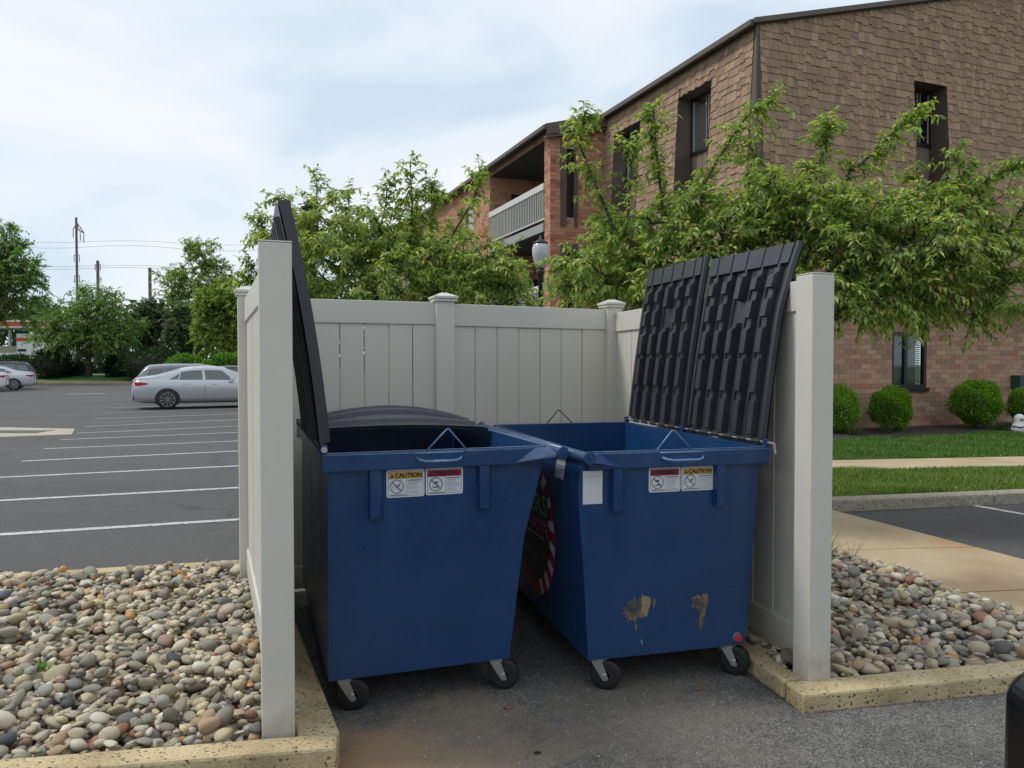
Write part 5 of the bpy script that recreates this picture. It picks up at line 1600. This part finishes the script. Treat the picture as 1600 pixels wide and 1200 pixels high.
# far trees behind the lot
def far_tree(label, px_, y_top, y_bot, half_px, D, seed, cols, name='tree', n=150, shape=None, trunk_px=None, leaf=.30, per=9, colw=None, cat='tree'):
    rg = np.random.default_rng(seed)
    cx, _, zt = px(px_, y_top, D); zb = 1.5 + (570 - y_bot) / 1200 * D; hw = half_px / 1200 * D
    tx = px(trunk_px or px_, 570, D)[0]
    H_ = zt - zb
    specs = shape(cx, zb, H_, hw) if shape else [(cx, D, zb + H_ * .42, hw * .95, hw * .8, H_ * .40, n), (cx - hw * .3, D - .5, zb + H_ * .6, hw * .5, hw * .5, H_ * .32, n // 3), (cx + hw * .35, D, zb + H_ * .55, hw * .5, hw * .5, H_ * .3, n // 3), (cx, D, zt - H_ * .22, hw * .45, hw * .4, H_ * .20, n // 4)]
    A = blobs(rg, specs)
    leaf *= .72; per = int(per * 1.5)
    return tree(name, label, [(tx, D, .05), (tx + .05, D, max(.6, zb * .5)), (tx, D, max(1.2, zb * .9)), (tx * .7 + cx * .3, D, max(1.6, zb + H_ * .15))], A, rg, .022, .42, hw * .20 + .25, 3, per, leaf, leaf * .52, cols, colw or [.3, .25, .2, .15, .1], .35, 1.2, cat, True, spread=1.0)
G1 = [(0.133, 0.241, 0.066), (0.100, 0.190, 0.056), (0.183, 0.292, 0.074), (0.251, 0.353, 0.087), (0.072, 0.139, 0.048)]
G2 = [(0.217, 0.316, 0.089), (0.170, 0.265, 0.076), (0.279, 0.369, 0.113), (0.340, 0.409, 0.127), (0.124, 0.185, 0.064)]
G3 = [(0.090, 0.152, 0.073), (0.072, 0.127, 0.065), (0.120, 0.177, 0.082), (0.150, 0.202, 0.092), (0.055, 0.090, 0.050)]
G4 = [(0.180, 0.276, 0.045), (0.144, 0.224, 0.039), (0.234, 0.328, 0.053), (0.288, 0.362, 0.068), (0.100, 0.164, 0.030)]
far_tree('tall dark green tree cut by the left edge of the photo', 22, 352, 520, 66, 58, 201, G1, 'maple_tree', 230, lambda cx, zb, H, hw: [(cx - 1.0, 58, zb + H * .35, hw, hw, H * .34, 150), (cx - 1.2, 58, zb + H * .62, hw * .75, hw * .7, H * .28, 90), (cx - .2, 58, zb + H * .80, hw * .36, hw * .4, H * .19, 46), (cx + hw * .45, 57, zb + H * .55, hw * .45, hw * .4, H * .2, 40)], trunk_px=-12, leaf=.34)
far_tree('spreading low green tree with a dark forked trunk on the far verge', 142, 446, 552, 84, 66, 202, G1, 'spreading_tree', 200, lambda cx, zb, H, hw: [(cx, 66, zb + H * .45, hw * 1.0, hw * .7, H * .38, 190), (cx + .4, 66, zb + H * .75, hw * .55, hw * .5, H * .26, 60), (cx - hw * .35, 65, zb + H * .22, hw * .6, hw * .5, H * .2, 60), (cx + hw * .5, 65, zb + H * .2, hw * .5, hw * .5, H * .18, 50)], trunk_px=138, leaf=.34)
far_tree('dull dark green tree between the spreading tree and the tall pale tree', 238, 458, 565, 40, 70, 203, G3, 'dark_tree', 150, leaf=.34)
far_tree('tall airy pale olive green tree rising above the others', 310, 368, 545, 62, 74, 204, G2, 'sycamore_tree', 240, lambda cx, zb, H, hw: [(cx, 74, zb + H * .3, hw * .95, hw * .8, H * .28, 120), (cx - hw * .45, 74, zb + H * .56, hw * .50, hw * .5, H * .20, 60), (cx + .4, 74, zb + H * .83, hw * .42, hw * .4, H * .16, 44), (cx + hw * .4, 74, zb + H * .62, hw * .5, hw * .5, H * .2, 60)], leaf=.40)
far_tree('dark green tree filling the gap left of the bright tree', 292, 470, 570, 36, 66, 205, G3, 'dark_tree', 150, leaf=.32)
far_tree('bright yellow green tree beside the left end of the fence', 356, 430, 562, 56, 54, 206, G4, 'bright_tree', 210, leaf=.30)
far_tree('dark green tree partly hidden behind the left cherry tree', 440, 430, 570, 62, 62, 207, G1, 'dark_tree', 170, leaf=.34)
far_tree('blue green conifer top showing behind the left cherry tree', 484, 330, 560, 26, 34, 208, [(0.04, 0.085, 0.07), (0.03, 0.065, 0.055), (0.05, 0.10, 0.085), (0.06, 0.11, 0.095), (0.02, 0.045, 0.04)], 'conifer', 130, lambda cx, zb, H, hw: [(cx, 34, zb + H * (.08 + .115 * k), hw * (1 - .105 * k), hw * (1 - .105 * k), H * .07, 26) for k in range(9)], leaf=.16)
# distant wooded horizon seen between the trees
rg = np.random.default_rng(77)
nT = 11000
X_ = rg.uniform(-150, 30, nT); Y_ = rg.uniform(118, 135, nT); Hm = 11.0 + 1.6 * np.sin(X_ * .12) + 1.1 * np.sin(X_ * .31 + 1) + .8 * np.sin(X_ * .9)
Z_ = Hm * rg.random(nT) ** .75
stuff(link('distant_woods', leaves_mesh('distant_woods', np.c_[X_, Y_, Z_], rg.normal(size=(nT, 3)), rg, 1.6, 1.2, [(0.045, 0.08, 0.05), (0.035, 0.065, 0.045), (0.06, 0.09, 0.055)], [.4, .3, .3]), 'leaf'))
# dark shrubs and clipped hedges on the far verge
DK = [(0.026, 0.058, 0.029), (0.019, 0.046, 0.023), (0.036, 0.075, 0.034), (0.046, 0.091, 0.039), (0.013, 0.029, 0.016)]
MG = [(0.104, 0.230, 0.039), (0.083, 0.173, 0.035), (0.146, 0.288, 0.044), (0.208, 0.346, 0.053), (0.052, 0.115, 0.029)]
def fsh(label, px_, yt, hwpx, D, seed, cols, n=3500, box=None, leaf=.16, nm='shrub'):
    x = px(px_, 570, D)[0]; zt = 1.5 + (570 - yt) / 1200 * D; r = hwpx / 1200 * D
    zc = .1 + (zt - .1) * .52
    return shrub(x, D, r, (zt - .1) * .5, zc, label, seed, n, leaf=leaf, cols=cols, name=nm, cat='hedge' if box else 'shrub', box=box)
fsh('dark shrub mass behind the parked cars at the left edge', 20, 556, 34, 66, 301, DK)
fsh('large dark shrub left of the see-through metal fence', 82, 546, 30, 65, 302, DK)
fsh('dark shrub just right of the spreading tree trunk', 186, 556, 20, 66, 303, DK)
fsh('big dark rounded shrub behind the gap left of the silver sedan', 236, 546, 44, 64, 304, DK, 5000)
fsh('light green clipped hedge top behind the silver sedan', 290, 556, 30, 58, 305, MG, 4000)
fsh('low green hedge between the light hedge and the boxy hedge', 326, 566, 22, 58, 306, MG, 2500, True)
fsh('boxy dark green clipped hedge beside the left fence end', 358, 556, 24, 50, 307, MG, 4500, True, nm='hedge')
fsh('dark shrub behind the boxy hedge at the fence end', 385, 540, 26, 60, 308, DK, 3500)
fsh('dark shrub at the foot of the spreading tree', 120, 566, 18, 67, 309, DK, 1800)
# see-through metal fence on the far verge
mf = thing('metal_fence', 'black metal fence with open pickets behind the spreading tree', 'fence', (px(150, 570, 69)[0], 69, .55))
q = MB(); q.box(-7, -.02, .15, 7, .02, .22); q.box(-7, -.02, 1.75, 7, .02, 1.82); q.box(-7, -.02, 1.45, 7, .02, 1.50); q.build('rail', 'iron_black', mf)
pk = MB().box(-.02, -.012, .05, .02, .012, 1.95).mesh('picket')
for k in range(58):
    o = link('picket', pk, 'iron_black', mf); o.location = (-6.95 + k * .24, -.035, 0)

# ------------------------------------------------------------------ filling station far behind the trees
gs = thing('filling_station', 'white and red filling station canopy and kiosk beyond the far trees', 'building', (px(35, 570, 100)[0], 100, 0))
z_ = lambda y: 1.5 + (570 - y) / 1200 * 100
def stn(name, x0, x1, y0, y1, mat, d0=0, d1=4):
    X = lambda p: (p - 35) / 12.0
    return MB().box(X(x0), d0, z_(y1), X(x1), d1, z_(y0)).build(name, mat, gs)
stn('canopy', -30, 102, 500, 512, 'white_wall', 0, 9); stn('canopy_stripe', -30, 102, 502.5, 509.5, 'red_stripe', -.06, -.001)
stn('kiosk', 19, 64, 521, 575, 'white_wall', 1, 8); stn('kiosk_stripe', 19, 64, 527.5, 532.5, 'red_stripe', .94, .999)
for a in (-10, 40, 85):
    stn('column', a, a + 3, 512.1, 576, 'white_wall', 3, 3.4)
stn('window_band', 20.5, 34, 545, 549, 'dark_frame', .93, .985); stn('low_wall', -30, 18, 540, 575, 'stucco', 2, 3); stn('white_fence', 20, 120, 553, 576, 'white_wall', -9, -8.8)
stn('red_banner', 16, 40, 550, 556, 'red_stripe', -9.1, -9.01)

# ------------------------------------------------------------------ power poles and wires
def pole(px_, y_top, D, rr, label, arms):
    x, _, zt = px(px_, y_top, D)
    root = thing('power_pole', label, 'utility pole', (x, D, 0), 0)
    q = MB(); q.tube([(0, 0, 0), (0, 0, zt)], [rr * 1.15, rr], 8); q.build('mast', 'pole_rust', root)
    return root, x, zt
root, x1, zt1 = pole(122.5, 341, 150, .22, 'tallest rusty power pole with a triangular bracket at its top', None)
q = MB()
q.tube([(0, 0, zt1 - .8), (1.5, 0, zt1 - 3.0)], .09, 5); q.tube([(0, 0, zt1 - 2.2), (1.5, 0, zt1 - 3.05)], .09, 5); q.tube([(0, 0, zt1 - 1.4), (-.62, 0, zt1 - 2.2)], .08, 5)
for k in range(3): q.tube([(.3 + .35 * k, 0, zt1 - 1.5 - .5 * k), (.35 + .35 * k, 0, zt1 - 2.4 - .2 * k)], .06, 4)
for sx, zz_ in ((-.62, 2.2), (.75, 2.8), (1.42, 3.2)): q.tube([(sx, 0, zt1 - zz_), (sx, 0, zt1 - zz_ - 1.7)], .08, 5)
q.build('bracket', 'pole_rust', root)
q = MB()
for zz_ in (y for y in (402, 434)):
    zl = 1.5 + (570 - zz_) / 1200 * 150
    q.tube([(-.5, 0, zl + .35), (.5, 0, zl + .35)], .06, 4)
    for s in (-.5, .5): q.tube([(s, 0, zl + .35), (s, 0, zl - 1.0)], .08, 5)
q.build('insulators', 'wire_grey', root)
root, x2, zt2 = pole(155, 408, 150, .28, 'shorter dark power pole right of the tallest one', None)
q = MB(); q.tube([(-.5, 0, zt2 - .7), (.5, 0, zt2 - .7)], .06, 4)
for s in (-.5, .5): q.tube([(s, 0, zt2 - .7), (s, 0, zt2 - 1.9)], .08, 5)
q.build('insulators', 'wire_grey', root)
root, x3, zt3 = pole(236, 419, 150, .32, 'pale short power pole with a curved bracket beside the tall pale tree', None)
q = MB(); q.tube([(0, 0, zt3 - .2), (.6, 0, zt3 - .6), (.9, 0, zt3 - .7)], .09, 5); q.tube([(0, 0, zt3 - .9), (.6, 0, zt3 - .7), (1.0, 0, zt3 - 1.0)], .09, 5); q.build('bracket', 'wire_grey', root)
wires = thing('power_lines', 'thin power lines crossing the sky behind the left trees', 'power lines', (x1, 150, 20))
for ya, yb, sag in ((376, 381, .6), (383, 389, .8), (413, 420, .6), (416, 424, .7)):
    q = MB(); a = px(-60, ya - 3, 150); c = px(480, yb, 150)
    pts = [(a[0] + (c[0] - a[0]) * t - x1, 0, a[2] + (c[2] - a[2]) * t - 20 - sag * math.sin(math.pi * t * 2.0) ** 2) for t in [i / 16 for i in range(17)]]
    q.tube(pts, .028, 4); q.build('wire', 'wire_grey', wires)

# ------------------------------------------------------------------ cars
def car(label, loc, yaw, paint_m, prof, Lc=4.9, wheels=(1.02, 3.82), rw=.335, W=.92, glass_spec=None, rimm='rim_metal', name='parked_car', tail=True, clad=False):
    """prof: dict of (x, value) tables; x from the rear bumper forward. local +x = forward"""
    root = thing(name, label, 'car', (loc[0], loc[1], 0), R(yaw))
    f = lambda key, x: float(np.interp(x, [p[0] for p in prof[key]], [p[1] for p in prof[key]]))
    def ring(x):
        w = f('w', x); zb = f('zb', x); zs = f('zs', x); zt = f('zt', x); cab = max(0.0, min(1.0, (zt - zs) / .30))
        wg = w * (.97 - .20 * cab)
        pts = [(w * .80, zb), (w * .955, zb + .05), (w * .985, zb + .20), (w, zs - .22), (w * .985, zs - .07), (w * .955, zs), (w * .95 * (1 - cab) + (w * .90) * cab, zs + (zt - zs) * .06)]
        for t in (.35, .7, 1.0):
            pts.append((w * .90 * (1 - t) + wg * t if cab > .05 else w * (.95 - .04 * t), zs + (zt - zs) * (.06 + .80 * t)))
        pts += [(wg * .88, zs + (zt - zs) * .95), (wg * .6, zt + .012), (wg * .3, zt + .022), (0, zt + .026)]
        return pts
    xs = sorted(set([0, .03, .08, .15] + list(np.linspace(.25, Lc - .25, 46)) + [Lc - .15, Lc - .07, Lc - .02, Lc]))
    V = []; m_ = len(ring(1.0))
    for x in xs:
        r_ = ring(x)
        V += [(x, -a, b) for a, b in r_] + [(x, a, b) for a, b in reversed(r_[:-1])]
    k = 2 * m_ - 1; F = []
    for i in range(len(xs) - 1):
        for j in range(k - 1):
            F.append((i * k + j, i * k + j + 1, (i + 1) * k + j + 1, (i + 1) * k + j))
        F.append((i * k + k - 1, i * k, (i + 1) * k, (i + 1) * k + k - 1))
    F.append(tuple(range(k))); F.append(tuple((len(xs) - 1) * k + j for j in range(k - 1, -1, -1)))
    mb = MB(); mb.add(V, F); body = mb.build('body', paint_m, root, smooth=True)
    def surf(x, t, side, off=.006):
        """t 0..1 between belt and roof edge"""
        w = f('w', x); zs = f('zs', x); zt = f('zt', x); cab = max(0.0, min(1.0, (zt - zs) / .30)); wg = w * (.97 - .20 * cab)
        return (x, side * (w * .90 * (1 - t) + wg * t + off), zs + (zt - zs) * (.06 + .80 * t))
    for side in (-1, 1):
        for (xb0, xt0, xb1, xt1, t0, t1) in prof['glass']:
            g = MB(); n = 8; mm = 3
            for a in range(n):
                for b in range(mm):
                    q_ = []
                    for (aa, bb) in ((a, b), (a + 1, b), (a + 1, b + 1), (a, b + 1)):
                        t = t0 + (t1 - t0) * bb / mm; tt = bb / mm
                        x = (xb0 + (xt0 - xb0) * tt) * (1 - aa / n) + (xb1 + (xt1 - xb1) * tt) * (aa / n)
                        q_.append(surf(x, t, side))
                    g.quad_pts(q_)
            g.build('side_window', 'dark_car_glass', root, smooth=True)
        # doors handle, mirror
        for hx_ in prof['handles']:
            zz_ = f('zs', hx_) - .10; ww = f('w', hx_)
            MB().box(hx_ - .10, side * ww - .008, zz_ - .012, hx_ + .10, side * ww + .022, zz_ + .012).build('door_handle', paint_m, root, bevel=.006)
        for dx in prof['seams']:
            ww = f('w', dx); g = MB(); zb_, zs_ = f('zb', dx), f('zs', dx)
            g.quad_pts([(dx - .005, side * (ww * .99 + .004), zb_ + .20), (dx + .005, side * (ww * .99 + .004), zb_ + .20), (dx + .005, side * (ww + .004), zs_ - .10), (dx - .005, side * (ww + .004), zs_ - .10)])
            g.build('door_seam', 'black_trim', root)
        mx_ = prof['mirror']; ww = f('w', mx_)
        g = MB(); g.hexa([(mx_ - .10, side * (ww - .02), f('zs', mx_) + .02), (mx_ + .08, side * (ww - .02), f('zs', mx_) + .02), (mx_ + .06, side * (ww + .19), f('zs', mx_) + .03), (mx_ - .06, side * (ww + .19), f('zs', mx_) + .03)],
                         [(mx_ - .10, side * (ww - .02), f('zs', mx_) + .12), (mx_ + .05, side * (ww - .02), f('zs', mx_) + .12), (mx_ + .03, side * (ww + .17), f('zs', mx_) + .14), (mx_ - .06, side * (ww + .17), f('zs', mx_) + .14)])
        g.build('wing_mirror', paint_m, root, bevel=.02)
        # sill line, wheel arches, wheels
        g = MB(); g.box(wheels[0] + .42, side * (W * .985) - .012, .20, wheels[1] - .42, side * (W * .985) + .012, .245); g.build('sill_strip', 'black_trim', root)
        for wx in wheels:
            ww = f('w', wx); g = MB(); n = 30
            arc = [(wx + (rw + .055) * math.cos(R(a)), rw + (rw + .045) * math.sin(R(a))) for a in range(-28, 209, 8)]
            arc = [(a, max(b, .16)) for a, b in arc]
            g.extr(arc, lambda p: (p[0], side * (ww * .80), p[1]), lambda p: (p[0], side * (ww + .0065), p[1])); g.build('wheel_arch', 'black_trim', root)
            wl_ = MB(); prof_w = [(rw * .66, .10), (rw * .93, .105), (rw, .085), (rw, -.085), (rw * .93, -.10), (rw * .5, -.10)]
            base = len(wl_.v); yc = side * (ww - .085)
            for r_, yy in prof_w:
                for kk in range(n):
                    t = 2 * math.pi * kk / n; wl_.v.append((wx + r_ * math.cos(t), yc + side * yy, rw + r_ * math.sin(t)))
            for i in range(len(prof_w) - 1):
                for kk in range(n):
                    k2 = (kk + 1) % n; wl_.f.append((base + i * n + kk, base + i * n + k2, base + (i + 1) * n + k2, base + (i + 1) * n + kk)); wl_.c.append(None)
            wh = wl_.build('wheel', 'rubber', root, smooth=True)
            rm = MB(); yo = yc + side * .098
            for kk in range(10):
                t = 2 * math.pi * kk / 10 + .2; dt = .10
                rm.hexa([(wx + r_ * math.cos(t + s), yo + side * o_, rw + r_ * math.sin(t + s)) for r_, s, o_ in ((.05, -dt * 2, .004), (.05, dt * 2, .004), (rw * .70, dt, .004), (rw * .70, -dt, .004))],
                        [(wx + r_ * math.cos(t + s), yo + side * o_, rw + r_ * math.sin(t + s)) for r_, s, o_ in ((.05, -dt * 2, .014), (.05, dt * 2, .014), (rw * .70, dt * .8, .010), (rw * .70, -dt * .8, .010))])
            for kk in range(n):
                a = 2 * math.pi * kk / n; b = 2 * math.pi * (kk + 1) / n
                rm.quad_pts([(wx + r_ * math.cos(t), yo + side * .012, rw + r_ * math.sin(t)) for r_, t in ((rw * .66, a), (rw * .73, a), (rw * .73, b), (rw * .66, b))])
            rm.tube([(wx, yo, rw), (wx, yo + side * .018, rw)], .05, 12)
            rm.build('rim', rimm, wh)
            MB().extr([(wx + rw * .68 * math.cos(2 * math.pi * q_ / 20), rw + rw * .68 * math.sin(2 * math.pi * q_ / 20)) for q_ in range(20)], lambda p: (p[0], yc + side * .03, p[1]), lambda p: (p[0], yc + side * .06, p[1])).build('brake_well', 'black_trim', wh)
        # tail lamp wraps the corner
        tz = prof['tail']
        g = MB(); ps = [(.0, f('w', 0) * .50), (.0, f('w', 0) * .93), (.06, f('w', .06) * 1.0), (.20, f('w', .2) * 1.0), (tz[2], f('w', tz[2]) * 1.0)]
        for i in range(len(ps) - 1):
            (xa, ya), (xc, yc_) = ps[i], ps[i + 1]
            e0 = .010 if i else .012
            shrink = lambda i_: (tz[0] + (.03 if i_ == len(ps) - 1 else 0) * 1.5, tz[1] - (.03 if i_ == len(ps) - 1 else 0))
            za, zb2 = shrink(i), shrink(i + 1)
            o_ = .008
            g.quad_pts([(xa - (o_ if i == 0 else 0), side * (ya + (o_ if i else 0)), za[0]), (xc - (o_ if i == 0 else 0), side * (yc_ + o_), zb2[0]), (xc - (o_ if i == 0 else 0), side * (yc_ + o_), zb2[1]), (xa - (o_ if i == 0 else 0), side * (ya + (o_ if i else 0)), za[1])])
        g.build('tail_lamp', 'tail_red', root)
    for (x0_, x1_, nm) in prof['screens']:
        g = MB(); n = 6
        for a in range(n):
            xa = x0_ + (x1_ - x0_) * a / n; xc = x0_ + (x1_ - x0_) * (a + 1) / n
            for u0, u1 in ((-1, -.5), (-.5, 0), (0, .5), (.5, 1)):
                q_ = []
                for x, u in ((xa, u0), (xc, u0), (xc, u1), (xa, u1)):
                    w = f('w', x); zs = f('zs', x); zt = f('zt', x); cab = max(0.0, min(1.0, (zt - zs) / .30)); wg = w * (.97 - .20 * cab)
                    q_.append((x, u * wg * .82, zt + .030 - .030 * abs(u) ** 2))
                g.quad_pts(q_)
        g.build(nm, 'dark_car_glass', root, smooth=True)
    b = MB(); b.box(-.012, -.26, prof['plate'], -.004, .26, prof['plate'] + .13); b.build('number_plate', 'white_wall', root)
    b = MB(); b.box(-.006, -W * .62, .30, .02, W * .62, .40); b.build('bumper_trim', 'black_trim', root, bevel=.005)
    return root
gmat = mk('dark_car_glass', (0.10, 0.14, 0.14), 0.06)
gmat.b.inputs['Specular IOR Level'].default_value = .9
sedan = dict(w=[(0, .74), (.05, .84), (.2, .90), (.8, .93), (2.5, .935), (4.2, .915), (4.6, .84), (4.85, .68), (4.9, .55)],
             zb=[(0, .36), (.15, .24), (.7, .20), (4.3, .20), (4.9, .24)],
             zs=[(0, .88), (.12, .97), (.6, .98), (1.5, .955), (3.3, .93), (3.9, .86), (4.5, .70), (4.8, .58), (4.9, .50)],
             zt=[(0, .93), (.10, 1.05), (.45, 1.09), (.75, 1.14), (1.1, 1.25), (1.45, 1.36), (1.8, 1.425), (2.2, 1.45), (2.6, 1.445), (2.95, 1.39), (3.3, 1.25), (3.65, 1.08), (3.9, .98), (4.3, .88), (4.7, .72), (4.9, .55)],
             glass=[(1.06, 1.40, 1.36, 1.42, .12, .70), (1.40, 1.46, 2.14, 2.12, .06, .86), (2.24, 2.20, 3.16, 2.78, .06, .86)], handles=(1.62, 2.52), seams=(2.19, 3.30), mirror=3.08, tail=(.80, .92, .42),
             screens=[(.62, 1.45, 'rear_window'), (2.95, 3.68, 'windscreen')], plate=.70)
def at_rear_wheel(wx, wy, yaw, off=1.02, half=.92):
    c, s = math.cos(R(yaw)), math.sin(R(yaw))
    # near side is local -y
    return (wx - (off * c + half * s), wy - (off * s - half * c))
yawS = 28
x_, y_ = at_rear_wheel(-11.56, 25.75, yawS)
car('silver sedan parked side-on, its nose hidden behind the left end post', (x_, y_), yawS, 'silver_paint', sedan, rimm='dark_rim_metal')
suv = dict(w=[(0, .78), (.05, .88), (.3, .93), (2.5, .94), (4.2, .92), (4.6, .82), (4.7, .6)],
           zb=[(0, .42), (.2, .30), (4.7, .30)], zs=[(0, 1.02), (.3, 1.06), (3.2, 1.02), (4.0, .98), (4.7, .80)],
           zt=[(0, 1.04), (.08, 1.18), (.28, 1.50), (.5, 1.64), (1.2, 1.70), (2.4, 1.70), (2.9, 1.62), (3.3, 1.36), (3.65, 1.13), (4.3, 1.04), (4.7, .84)],
           glass=[(.34, .50, .98, 1.0, .10, .84), (1.04, 1.06, 1.98, 1.96, .06, .88), (2.06, 2.04, 3.08, 2.72, .06, .88)], handles=(1.5, 2.4), seams=(2.02, 3.2), mirror=3.0, tail=(.88, 1.02, .30),
           screens=[(.05, .32, 'rear_window'), (2.9, 3.62, 'windscreen')], plate=.80)
x_, y_ = at_rear_wheel(px(252, 570, 30.6)[0], 30.9, yawS)
car('dark grey sport utility car seen over the roof of the silver sedan', (x_, y_), yawS, 'grey_paint', suv, 4.7, (.95, 3.70), .35).scale = (1, 1, .90)
x_, y_ = px(342, 570, 36)[0], 36
car('dark car glimpsed past the windscreen of the silver sedan', (x_ - 1.5, y_ - 1), yawS, 'dark_paint', sedan)
# cars at the left edge, tails towards the right
def left_car(label, wxp, D, yaw, pm, prof, Lc=4.9, wh=(1.02, 3.82), rw=.335):
    X = px(wxp, 570, D)[0]; c, s = math.cos(R(yaw)), math.sin(R(yaw))
    half = .92
    # the side facing the camera is local +y for a car that points away to the left
    x0 = X - (wh[0] * c - half * s); y0 = D - (wh[0] * s + half * c)
    return car(label, (x0, y0), yaw, pm, prof, Lc, wh, rw)
left_car('pale silver sedan at the left edge with its tail to the right', 21, 45.0, 208, 'pale_silver_paint', sedan)
left_car('white car cut by the left photo edge, nearest of the three cars there', -26, 42.0, 208, 'white_paint', sedan)
left_car('dark sport utility car behind the pale silver sedan at the left edge', 27, 48.5, 208, 'dark_paint', suv, 4.7, (.95, 3.70), .35)

# ------------------------------------------------------------------ dark vehicle edge at the lower right
vm = thing('parked_vehicle', 'black rounded edge of a vehicle cut off by the lower right corner', 'vehicle', (1.72, .25, 0))
q = MB(); q.box(-.903, -1.3, .30, .9, 1.05, 1.0); q.build('body_panel', 'gloss_black', vm, bevel=.06, seg=8)
for wy in (-.8, .6):
    q = MB(); q.tube([(-.84, wy, .31), (-.62, wy, .31)], .30, 24); q.build('wheel', 'rubber', vm, bevel=.02)

# ------------------------------------------------------------------ litter
def litter(name, label, x, y, s, mat, seed, z=.006, cat='leaf', group=None):
    rd = random.Random(seed); mb = MB(); n = 7
    c = (0, 0, s * .25)
    pts = [(s * math.cos(2 * math.pi * k / n) * rd.uniform(.5, 1.2), s * .6 * math.sin(2 * math.pi * k / n) * rd.uniform(.5, 1.2), rd.uniform(0, s * .35)) for k in range(n)]
    mb.add(pts + [c], [(k, (k + 1) % n, n) for k in range(n)])
    o = mb.build(name, mat, None); o.location = (x, y, z); o.rotation_euler = (0, 0, rd.uniform(0, 6)); tag(o, label, cat, group)
litter('dry_leaf', 'brown crumpled leaf on the asphalt below the right caster of the left dumpster', -.02, 3.31, .028, 'dry_leaf', 1)
litter('dry_leaf', 'small orange leaf between the two dumpsters', .16, 3.38, .014, 'dry_leaf', 2)
litter('dark_leaf', 'black curled leaf lying alone on the asphalt near the bottom of the photo', .10, 3.08 - .16, .020, 'dark_leaf', 3)
litter('dry_leaf', 'flat brown leaf beside the right caster of the right dumpster', .86, 3.50, .026, 'dry_leaf', 5)
litter('pebble', 'pale pebble under the right dumpster near its left caster', .47, 3.60, .014, 'white_wall', 6, cat='pebble')
rd = random.Random(5); gr = MB()
for k in range(420):
    x = rd.uniform(-.5, 2.6); y = rd.uniform(2.75, 3.7); s = rd.uniform(.0012, .0035)
    if y > 3.2 + .2 * max(0, x) and x > 1.15: continue
    gr.box(x, y, .0045, x + s, y + s, .0045 + s * .7)
stuff(gr.build('grit', 'white_wall', None))
